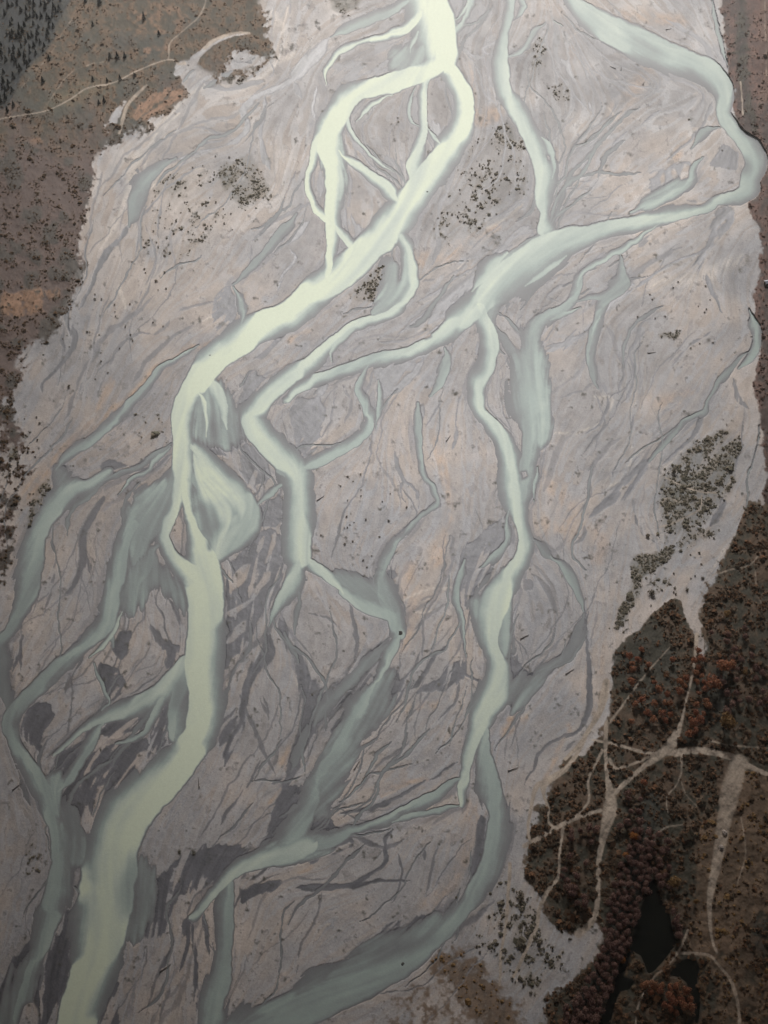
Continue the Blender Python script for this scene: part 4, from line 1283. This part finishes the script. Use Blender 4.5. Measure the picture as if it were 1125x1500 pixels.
special = [
    (K_OR, 'autumn_tree', 927, 1229, 1.25, 'round bright orange tree at the top end of the dense tree belt'),
    (K_OR, 'autumn_tree', 915, 1256, .9, 'small yellow-orange tree on the left edge of the tree belt'),
    (K_OR, 'autumn_tree', 910, 1408, .8, 'orange tree on the right edge of the belt where the pond narrows'),
    (K_RED, 'autumn_tree', 1041, 1007, 2.0, 'bright russet red tree beside the stream bed in the wood, largest of its row'),
    (K_RED, 'autumn_tree', 1055, 984, 1.9, 'russet tree above the bright red one at the bend of the stream bed'),
    (K_RED, 'autumn_tree', 1068, 982, 1.6, 'smaller russet tree to the right of its twin beside the stream bed'),
    (K_OC, 'autumn_tree', 1060, 1069, 2.4, 'wide ochre tree standing alone on dark ground above the dirt road'),
    (K_RED, 'autumn_tree', 1014, 1064, 1.5, 'rust brown tree on the right bank of the path, above the road junction'),
    (K_RED, 'autumn_tree', 1007, 1080, 1.2, 'purplish brown tree closest above the road junction'),
    (K_OC, 'autumn_tree', 988, 1298, 1.5, 'pink-brown tree standing alone right of the tip of the pond'),
    (K_OC, 'autumn_tree', 1019, 1323, .8, 'pale tan bush at the edge of the pale dry bed'),
    (K_RED, 'autumn_tree', 1021, 956, .9, 'red-brown tree on the left edge of the greenish stream bed'),
    (K_OC, 'autumn_tree', 1065, 904, 1.2, 'yellow-brown tree near the top of the dark wood'),
    (K_OC, 'autumn_tree', 1090, 988, .9, 'golden tree among dark shrubs near the right edge of the wood'),
    (K_RED, 'autumn_tree', 983, 970, .9, 'russet tree where the faint path enters the wood'),
    (K_RED, 'autumn_tree', 957, 1034, .9, 'red-brown tree halfway along the faint path in the wood'),
    (K_RED, 'autumn_tree', 941, 1150, .95, 'copper tree below the road junction at the head of the belt'),
]
for k, (kd, nm, x, y, s, lab) in enumerate(special):
    placed.append((x, y)); plant(kd, nm, x, y, s, lab, 'tree', None, k)
# --- scattered russet trees in the wood
zones = [
    ('russet tree in the thin row along the stream bed in the dark wood', 'russet trees along the stream bed', K_RED, [(1022, 940, 10), (1020, 975, 12), (1030, 1020, 20), (1020, 1060, 14), (1004, 1080, 10)], 16, 9),
    ('brown leafless tree in the scrubby wood right of the stream bed', 'brown trees right of the stream bed', K_PINK, [(1065, 930, 60), (1085, 1000, 70), (1090, 1050, 60)], 26, 9),
    ('rusty tree among dark shrubs between the sandy bank and the stream bed', 'rusty trees left of the stream bed', K_RED, [(925, 960, 30), (945, 1010, 50), (950, 1060, 50), (985, 1000, 40)], 24, 9),
    ('brown tree in the thicket between the two pale paths below the road', 'brown trees between the paths', K_PINK, [(920, 1170, 30), (930, 1200, 30), (850, 1230, 50), (840, 1290, 50), (845, 1330, 30)], 26, 8),
    ('dim brown tree in the patch right of the tip of the pond', 'trees right of the pond tip', K_PINK, [(950, 1215, 16), (968, 1250, 30), (972, 1285, 26), (980, 1305, 16)], 16, 8),
    ('dark tree on the small spit at the right shore of the pond', 'trees on the spit', K_PINK, [(985, 1345, 8), (992, 1375, 10)], 5, 8),
    ('rusty tree in the orange thicket below the pond', 'rusty trees below the pond', K_RED, [(955, 1450, 40), (985, 1455, 40), (995, 1480, 40)], 18, 9),
]
for lab, grp, kd, path, cnt, dist in zones:
    S = spline(path, 4.0); n = 0
    for tries in range(2500):
        if n >= cnt: break
        s = S[random.randrange(len(S))]
        x = s[0] + random.uniform(-.5, .5) * s[2]; y = s[1] + random.uniform(-6, 6)
        if fld(pond, x, y) > .3 or fld(track, x, y) > .3 or fld(strip, x, y) > .4 or not free(x, y, dist): continue
        placed.append((x, y))
        plant(kd, 'bare_tree' if kd is K_PINK else 'autumn_tree', x, y, random.uniform(.75, 1.15), lab, 'tree', grp, n); n += 1

# --- conifers on the hillside, each one the photo shows
con = [(211, 28, 1.3, 'biggest dark conifer, alone on the brown hillside'), (233, 51, 1.0, 'dark conifer below the biggest one beside the gully'),
       (136, 37, .9, 'dark conifer at the upper edge of the heath, left of the gully path'), (172, 85, 1.3, 'middle conifer of the tight row of three on the heath'), (183, 84, 1.1, 'right conifer of the tight row of three on the heath'),
       (161, 84, 1.0, 'left conifer of the tight row of three on the heath'), (63, 120, 1.2, 'dark conifer between two faint paths near the forest edge'), (197, 112, .9, 'conifer just below the hillside track, right of the bend'),
       (176, 117, 1.0, 'conifer standing on the edge of the hillside track'), (136, 117, .9, 'conifer just above the bend of the hillside track'), (157, 119, .7, 'small conifer just above the hillside track'),
       (145, 152, .9, 'left conifer of the pair below the hillside track'), (153, 149, 1.0, 'right conifer of the pair below the hillside track'), (20, 155, 1.0, 'conifer above the left end of the hillside track'), (11, 163, 1.0, 'conifer closest to the left end of the hillside track'),
       (72, 87, 1.0, 'conifer on the faint path under the forest edge'), (146, 5, 1.5, 'tall dark conifer at the top of the hillside'), (125, 3, 1.1, 'conifer at the top of the hillside near the forest corner')]
for k, (x, y, s, lab) in enumerate(con): plant(K_CON, 'conifer', x, y, s, lab, 'tree', None, k)
n = 0; cp = []
for tries in range(9000):
    if n >= 150: break
    x = random.uniform(-30, 125); y = random.uniform(-20, 160)
    if fld(cov['conifer'], x, y) < .6: continue
    if any((a - x) ** 2 + (b - y) ** 2 < 30 for a, b in cp): continue
    cp.append((x, y))
    plant(K_CON, 'conifer', x, y, random.uniform(.7, 1.2), 'dark conifer in the dense forest at the hill corner', 'tree', 'conifers of the dense hill forest', n); n += 1

# --- single shrubs
sh = [(954, 870, 2.6, 'large round dark shrub alone on the pale gravel strip', M_GREEN), (761, 1313, 2.6, 'largest dark round shrub on the gravel right of the lower river bend', M_GREEN), (789, 1384, 1.6, 'round shrub low on the gravel beside the pale wheel track', M_GREEN),
      (734, 1355, 1.7, 'elongated dark shrub left of the narrow sandy track', M_GREEN), (1006, 864, 1.4, 'dark shrub at the head of the greenish stream bed', M_GREEN), (1029, 847, 1.1, 'small shrub on the sandy edge near the thicket corner', M_GREEN),
      (949, 786, 1.9, 'brown bush below the pale spit at the edge of the scrub island', M_GREEN), (987, 693, 2.3, 'purple-brown round bush at the left edge of the scrub island', M_GREEN), (229, 412, 1.4, 'dark shrub on the wide gravel left of the main river', M_GREEN),
      (139, 439, 1.0, 'left shrub of a small pair near the left bank stream', M_GREEN), (149, 439, 1.0, 'right shrub of a small pair near the left bank stream', M_GREEN), (101, 567, 1.5, 'low dark shrub below the end of the left bank stream', M_GREEN), (1043, 1330, 1.2, 'shrub in the dry pale bed', M_GREEN)]
for k, (x, y, s, lab, m) in enumerate(sh[:-1]): plant(K_SHR, 'shrub', x, y, s, lab, 'shrub', None, k)
szones = [
    ('small dark shrub on the gravel flats right of the lower river bend', 'shrubs right of the lower bend', [(690, 1290), (760, 1290), (850, 1365), (780, 1470), (740, 1460), (690, 1390), (700, 1340)], 45, (.5, 1.0)),
    ('small dark shrub on the grassy island between the main river and the clear stream', 'shrubs of the upper island', [(655, 225), (745, 187), (776, 250), (740, 316), (640, 350)], 60, (.6, 1.1)),
    ('small dark shrub on the brown island left of the main river', 'shrubs of the left island', [(200, 265), (330, 225), (400, 280), (330, 350), (240, 400)], 45, (.6, 1.1)),
    ('tiny shrub on the wide pale flat at the right', 'shrubs of the right flat', [(950, 400), (1060, 420), (1070, 500), (960, 520), (930, 460)], 18, (.6, 1.0)),
    ('small shrub on the gravel flat left of the main river bend', 'shrubs of the left flat', [(120, 400), (240, 390), (260, 480), (160, 560), (90, 560)], 24, (.6, 1.0)),
    ('small shrub on the rounded gravel bar in the middle of the braid', 'shrubs of the middle bar', [(470, 690), (560, 690), (620, 750), (540, 840), (470, 790)], 24, (.5, .9)),
    ('shrub dotting the gravel beside the dirt road junction', 'shrubs at the road junction', [(895, 1110), (960, 1110), (900, 1180), (905, 1240), (880, 1240)], 22, (.6, 1.0)),
    ('small shrub on the pale strip beside the right wood', 'shrubs of the pale strip', [(960, 870), (1040, 780), (1060, 790), (1000, 870), (940, 920)], 14, (.6, .9)),
    ('small dark shrub on the brown flat along the left edge', 'shrubs of the left edge', [(0, 610), (70, 600), (60, 690), (0, 700)], 22, (.6, 1.2)),
]
for lab, grp, pg, cnt, (s0, s1) in szones:
    P = np.array(pg, float); n = 0
    for tries in range(4000):
        if n >= cnt: break
        x = random.uniform(P[:, 0].min(), P[:, 0].max()); y = random.uniform(P[:, 1].min(), P[:, 1].max())
        ins = False
        for k in range(len(P)):
            (ax, ay), (bx, by) = P[k], P[(k + 1) % len(P)]
            if (ay > y) != (by > y) and x < (bx - ax) * (y - ay) / (by - ay) + ax: ins = not ins
        if not ins or fld(wet, x, y) > .3 or fld(track, x, y) > .3: continue
        if random.random() > .35 + fld(N1, x, y) * .5: continue
        plant(K_SHR, 'shrub', x, y, random.uniform(s0, s1), lab, 'shrub', grp, n); n += 1

# --- uncountable ground cover: one object per kind of cover
def cover(name, dens, mat, per, size, hgt, label, cat, seed):
    r = np.random.default_rng(seed)
    inside = (PX > -120) & (PX < 1245) & (PY > -60) & (PY < 1560)
    p = np.clip(dens, 0, 1) * per * inside
    i, j = np.nonzero(r.random((NY, NX)) < p)
    n = len(i)
    if n == 0: return
    px = PX[i, j] + r.uniform(-.6, .6, n); py = PY[i, j] + r.uniform(-.6, .6, n)
    zz = z[i, j]
    x, y, _ = ground(px, py, zz)
    s = size * r.lognormal(-.08, .55, n)
    K = 5
    base = np.stack([x, y, zz], 1)
    V = np.empty((n, K, 4, 3), np.float32)
    for k in range(K):
        d = r.normal(0, 1, (n, 3)); d[:, 2] = np.abs(d[:, 2]) + .3; d /= np.linalg.norm(d, axis=1)[:, None]
        c = base + d * s[:, None] * np.array([.62, .62, .62 * hgt]) + np.array([0, 0, .15])
        nn = d + r.normal(0, .3, (n, 3)); nn[:, 2] += .9; nn /= np.linalg.norm(nn, axis=1)[:, None]
        u = np.cross(nn, r.normal(0, 1, (n, 3))); u /= np.linalg.norm(u, axis=1)[:, None] + 1e-9
        v = np.cross(nn, u)
        e = (s * .62)[:, None]
        V[:, k, 0] = c + u * e; V[:, k, 1] = c + v * e * .8; V[:, k, 2] = c - u * e; V[:, k, 3] = c - v * e * .8
    V = V.reshape(-1, 3); m = n * K
    me = bpy.data.meshes.new(name)
    me.vertices.add(len(V)); me.loops.add(4 * m); me.polygons.add(m)
    me.vertices.foreach_set('co', V.ravel()); me.loops.foreach_set('vertex_index', np.arange(4 * m, dtype=np.int32))
    me.polygons.foreach_set('loop_start', np.arange(0, 4 * m, 4, dtype=np.int32))
    me.update(calc_edges=True); me.materials.append(mat)
    o = bpy.data.objects.new(name, me); COL.objects.link(o)
    o['kind'] = 'stuff'; o['label'] = label; o['category'] = cat
clump = lim(.25 + .55 * Nv)
notrk = (1 - trk) * (1 - pond) * (1 - water_any)
cover('heath_shrubs', hd * clump * notrk * (1 - cov['rust']), M_HEATH, .24, .56, .6, 'low brown and olive heath covering the left hillside', 'heath', 1)
cover('bank_shrubs', sstep(.4, .7, cov['bankveg']) * (1 - .7 * cov['darkband']) * clump * notrk, M_BANK, .20, .6, .7, 'reddish brown undergrowth along the right edge bank', 'undergrowth', 2)
cover('thicket_shrubs', sstep(.4, .7, cov['thicket']) * (1 - .85 * cov['field']) * (1 - .6 * cov['darkband']) * clump * notrk, M_THICK, .25, .72, .9, 'dark brown thicket covering the floor of the lower right wood', 'thicket', 3)
cover('gravel_scrub', lim((.35 * scrb + .8 * scrm) * (.45 + .35 * Nv) * (.3 + scr)) * notrk + .16 * boxblur(np.clip(cov['thicket'] + cov['heath'] + .8 * scrb, 0, 1), 10) * (1 - wildland) * sstep(.3, 1.6, Nv + .5 * N3) * notrk * keepdry, M_SCRUB, .34, .6, .7, 'patchy grey-green scrub on the gravel islands', 'scrub', 4)
cover('field_grass', sstep(.4, .8, cov['field']) * clump * notrk * .5, M_OCHRE, .06, .7, .5, 'tufts of dry brown grass on the meadow at lower right', 'grass', 5)

# --- boulders and driftwood
M_PALE = plain('pale_rock', (.34, .29, .26))
def boulder(px, py, s, label, seed, mat=None):
    r = random.Random(seed)
    import bmesh
    bm = bmesh.new(); bmesh.ops.create_icosphere(bm, subdivisions=3, radius=1)
    from mathutils import noise
    for v in bm.verts:
        d = noise.noise(v.co * 1.3 + Vector((seed, 0, 0))) * .35 + noise.noise(v.co * 3.1 + Vector((0, seed, 0))) * .14
        v.co = v.co * (1 + d); v.co.z *= .7
    me = bpy.data.meshes.new('boulder'); bm.to_mesh(me); bm.free(); me.materials.append(mat or M_ROCK)
    o = thing('boulder', label, 'boulder', None, me); o.location = at(px, py) + Vector((0, 0, .6)); o.scale = (s * 1.2, s, s); o.rotation_euler = (0, 0, r.uniform(0, 6))
boulder(587, 928, 1.6, 'dark boulder in the pale side channel at its tight bend', 3)
boulder(590, 1413, 1.1, 'small dark boulder in the grey-green lower river', 4)
boulder(626, 282, 1.0, 'small dark boulder in the bright upper river', 5)
boulder(1061, 1220, 1.5, 'pale rock in the wide dry bed, upper of two', 7, M_PALE)
boulder(1056, 1242, 1.4, 'pale rock in the wide dry bed, lower of two', 8, M_PALE)
boulder(308, 522, 1.1, 'dark rock at the left edge of the milky river bend', 6)

def log_mesh(seed):
    r = random.Random(seed); V, F = [], []
    k = 7; L = 5.5
    path = [(-L * .5 + L * t / 5, r.uniform(-.15, .15), .3 + r.uniform(-.05, .1)) for t in range(6)]
    for q, p in enumerate(path):
        w = .34 - .22 * q / 5
        for s in range(k):
            a = 2 * math.pi * s / k
            V.append((p[0], p[1] + w * math.cos(a), p[2] + w * math.sin(a)))
    for i in range(5):
        for s in range(k): F.append((i * k + s, i * k + (s + 1) % k, (i + 1) * k + (s + 1) % k, (i + 1) * k + s))
    return make_mesh('trunk', V, F, M_WOOD, True)
def root_mesh(seed):
    r = random.Random(seed); V, F = [], []
    for q in range(11):
        a = 6.28 * q / 11 + r.uniform(-.2, .2); l = r.uniform(.4, .8)
        b = len(V); c, s = math.cos(a), math.sin(a)
        for t, w in ((.1, .2), (.6, .13), (1, .04)):
            x = -2.75 - .35 * t * r.uniform(.6, 1.2); yy = c * l * t; zz = .45 + s * l * t * .8
            V += [(x - w, yy, zz), (x, yy - s * w, zz + c * w), (x + w, yy, zz), (x, yy + s * w, zz - c * w)]
        for i in range(2):
            for e in range(4): F.append((b + i * 4 + e, b + i * 4 + (e + 1) % 4, b + i * 4 + 4 + (e + 1) % 4, b + i * 4 + 4 + e))
    return make_mesh('root_wad', V, F, M_WOOD)
LOGS = [log_mesh(k) for k in range(3)]; ROOTS = [root_mesh(k + 9) for k in range(3)]
logs = [(980, 43, 20, 'driftwood trunk alone on the pale flat beyond the upper right river'), (943, 122, 70, 'driftwood trunk on the pink flat inside the upper right bend'), (897, 99, 140, 'forked driftwood on grey silt inside the upper right bend'),
        (769, 933, 30, 'driftwood trunk on the sand bar right of the east channel'), (835, 984, 35, 'driftwood at the foot of the dark side pool'), (523, 1121, 60, 'upper driftwood trunk of two on the wide bar in the lower middle'),
        (538, 1136, 40, 'lower driftwood trunk of two on the wide bar in the lower middle'), (291, 1146, 100, 'driftwood on the grey bar beside the lower main river'), (243, 1418, 35, 'driftwood on the brown bar right of the river mouth at the bottom'),
        (657, 642, 60, 'driftwood on the tan bar between two thin channels'), (26, 1152, 45, 'driftwood on the dark flat at the left edge'), (752, 1127, 20, 'driftwood on the flat beside the lower east bend'),
        (470, 730, 40, 'driftwood on the rounded bar right of the middle channel'), (910, 100, 80, 'driftwood beside the thin wet run in the upper right'), (955, 517, 10, 'driftwood on the wide right flat below the shrub cluster')]
for k, (x, y, a, lab) in enumerate(logs):
    o = thing('driftwood_log', lab, 'driftwood'); o.location = at(x, y); o.rotation_euler = (0, 0, R(a)); o.scale = (1.2, 1.0, 1.0)
    for nm, me in (('trunk', LOGS[k % 3]), ('root_wad', ROOTS[k % 3])):
        c = bpy.data.objects.new(nm, me); COL.objects.link(c); c.parent = o

# --- the hut on the right bank
def box(V, F, x0, x1, y0, y1, z0, z1):
    b = len(V)
    V += [(x0, y0, z0), (x1, y0, z0), (x1, y1, z0), (x0, y1, z0), (x0, y0, z1), (x1, y0, z1), (x1, y1, z1), (x0, y1, z1)]
    F += [tuple(b + q for q in f) for f in ((0, 3, 2, 1), (4, 5, 6, 7), (0, 1, 5, 4), (1, 2, 6, 5), (2, 3, 7, 6), (3, 0, 4, 7))]
hut = thing('hut', 'small hut with a pale blue-grey roof on the brown bank at the right edge', 'hut')
hut.location = at(1124, 416); hut.rotation_euler = (0, 0, R(12))
V, F = [], []
for sx in (-1, 1):
    box(V, F, sx * 2.5 - .1, sx * 2.5 + .1, -1.9, 1.9, -.5, 2.4)
for sy in (-1, 1):
    box(V, F, -2.4, 2.4, sy * 1.8 - .1, sy * 1.8 + .1, -.5, 2.4)
for sx in (-1, 1):
    b = len(V); V += [(sx * 2.5, -1.9, 2.4), (sx * 2.5, 1.9, 2.4), (sx * 2.5, 0, 3.5)]; F.append((b, b + 1, b + 2))
def hpart(nm, V, F, mat):
    o = bpy.data.objects.new(nm, make_mesh(nm, V, F, mat)); COL.objects.link(o); o.parent = hut
hpart('wall', V, F, plain('hut_boards', (.16, .13, .11)))
V, F = [], []
for sy in (-1, 1):
    b = len(V)
    for zz in (0, .12):
        V += [(-2.9, sy * 2.3, 2.25 + zz), (2.9, sy * 2.3, 2.25 + zz), (2.9, 0, 3.58 + zz), (-2.9, 0, 3.58 + zz)]
    F += [tuple(b + q for q in f) for f in ((0, 3, 2, 1), (4, 5, 6, 7), (0, 1, 5, 4), (1, 2, 6, 5), (2, 3, 7, 6), (3, 0, 4, 7))]
hpart('roof', V, F, plain('roof_sheet', (.42, .44, .50), .5, .12))
V, F = [], []; box(V, F, -.5, .5, -1.96, -1.905, 0, 2.0); hpart('door', V, F, plain('door_boards', (.08, .06, .05)))

# ------------------------------------------------------------------ light and air
SUN_EL, SUN_AZ = 38.0, 4.0      # sun beyond the valley head, high, behind thin cloud (azimuth from +Y towards +X)
world = bpy.data.worlds.new("World"); scene.world = world; world.use_nodes = True
nt = world.node_tree
bg = nt.nodes['Background']; sky = nt.nodes.new('ShaderNodeTexSky'); sky.sky_type = 'NISHITA'; sky.sun_disc = False
sky.sun_elevation = R(SUN_EL); sky.sun_rotation = R(SUN_AZ); sky.air_density = 1.0; sky.dust_density = 6.0; sky.ozone_density = .3
nt.links.new(sky.outputs[0], bg.inputs[0]); bg.inputs[1].default_value = .05
sun = bpy.data.lights.new('sun', 'SUN'); sun.energy = 3.5; sun.angle = R(12); sun.color = (1, .985, .965)
so = bpy.data.objects.new('sun', sun); COL.objects.link(so)
d = Vector((math.sin(R(SUN_AZ)) * math.cos(R(SUN_EL)), math.cos(R(SUN_AZ)) * math.cos(R(SUN_EL)), math.sin(R(SUN_EL))))
so.rotation_euler = d.to_track_quat('Z', 'Y').to_euler()

def shade_cloud(zc, rz, ahead, seed):
    """unseen stratus bank added to shade the near valley; its ragged front edge curves to darken both sides"""
    import bmesh
    from mathutils import noise
    bm = bmesh.new(); nu, nv = 150, 64
    rows = {}
    for i in range(nu + 1):
        x = -5000 + 10000 * i / nu
        front = ahead + 680 * min(((x - 130) / 480.0) ** 2, 2.4) + 90 * noise.fractal(Vector((x / 330.0, seed, 0)), 1.0, 2.0, 4)
        for k in range(nv + 1):
            t = k / nv; y = -5000 + (front + 5000) * (1 - (1 - t) ** 2)
            e = max(0.0, min(1.0, (1 - t) ** 2 * 22, t * 12, i * .2, (nu - i) * .2)) ** .5
            n_ = noise.fractal(Vector((x / 420.0, y / 420.0, seed)), 1.0, 2.0, 5)
            rows[i, k, 0] = bm.verts.new((x, y, zc + (rz * (1 + .5 * n_)) * e + .5))
            rows[i, k, 1] = bm.verts.new((x, y, zc - (.5 * rz * (1 + .6 * n_)) * e - .5))
    for i in range(nu):
        for k in range(nv):
            bm.faces.new([rows[i, k, 0], rows[i + 1, k, 0], rows[i + 1, k + 1, 0], rows[i, k + 1, 0]])
            bm.faces.new([rows[i, k, 1], rows[i, k + 1, 1], rows[i + 1, k + 1, 1], rows[i + 1, k, 1]])
    for i in range(nu):
        for k in (0, nv): bm.faces.new([rows[i, k, 0], rows[i, k, 1], rows[i + 1, k, 1], rows[i + 1, k, 0]])
    for k in range(nv):
        for i in (0, nu): bm.faces.new([rows[i, k, 0], rows[i, k + 1, 0], rows[i, k + 1, 1], rows[i, k, 1]])
    me = bpy.data.meshes.new('shade_cloud'); bm.to_mesh(me); bm.free()
    me.polygons.foreach_set('use_smooth', [True] * len(me.polygons))
    m = bpy.data.materials.new('shade_cloud'); m.use_nodes = True; t_ = m.node_tree
    for nn in list(t_.nodes): t_.nodes.remove(nn)
    out = t_.nodes.new('ShaderNodeOutputMaterial'); tr = t_.nodes.new('ShaderNodeBsdfTranslucent'); df = t_.nodes.new('ShaderNodeBsdfDiffuse'); mx = t_.nodes.new('ShaderNodeMixShader')
    tr.inputs[0].default_value = (.9, .9, .92, 1); df.inputs[0].default_value = (.85, .85, .87, 1); mx.inputs[0].default_value = .16
    t_.links.new(df.outputs[0], mx.inputs[1]); t_.links.new(tr.outputs[0], mx.inputs[2]); t_.links.new(mx.outputs[0], out.inputs[0])
    me.materials.append(m)
    o = bpy.data.objects.new('shade_cloud', me); COL.objects.link(o); o['kind'] = 'structure'
shade_cloud(1230, 170, 1872, 2)  # added out of view, shaped to dim the near ground and the side corners
HAZE = True
if HAZE:
    me = bpy.data.meshes.new('haze')
    x, y0, y1, z0, z1 = 2600.0, -900.0, 3600.0, -7.2, H + 30.0
    v = [(-x, y0, z0), (x, y0, z0), (x, y1, z0), (-x, y1, z0), (-x, y0, z1), (x, y0, z1), (x, y1, z1), (-x, y1, z1)]
    me.from_pydata(v, [], [(0, 3, 2, 1), (4, 5, 6, 7), (0, 1, 5, 4), (1, 2, 6, 5), (2, 3, 7, 6), (3, 0, 4, 7)])
    hz = bpy.data.objects.new('haze', me); COL.objects.link(hz); hz['kind'] = 'stuff'
    hz['label'] = 'thin pale haze filling the air over the valley'; hz['category'] = 'haze'
    m = bpy.data.materials.new('haze'); m.use_nodes = True
    for nn in list(m.node_tree.nodes): m.node_tree.nodes.remove(nn)
    out = m.node_tree.nodes.new('ShaderNodeOutputMaterial'); pv = m.node_tree.nodes.new('ShaderNodeVolumePrincipled')
    pv.inputs['Color'].default_value = (.92, .94, .97, 1); pv.inputs['Density'].default_value = .00011; pv.inputs['Anisotropy'].default_value = .35
    m.node_tree.links.new(pv.outputs[0], out.inputs['Volume'])
    me.materials.append(m)

scene.view_settings.view_transform = 'Standard'; scene.view_settings.look = 'None'
scene.view_settings.exposure = 0.82; scene.view_settings.gamma = 1.0
scene.cycles.volume_bounces = 0
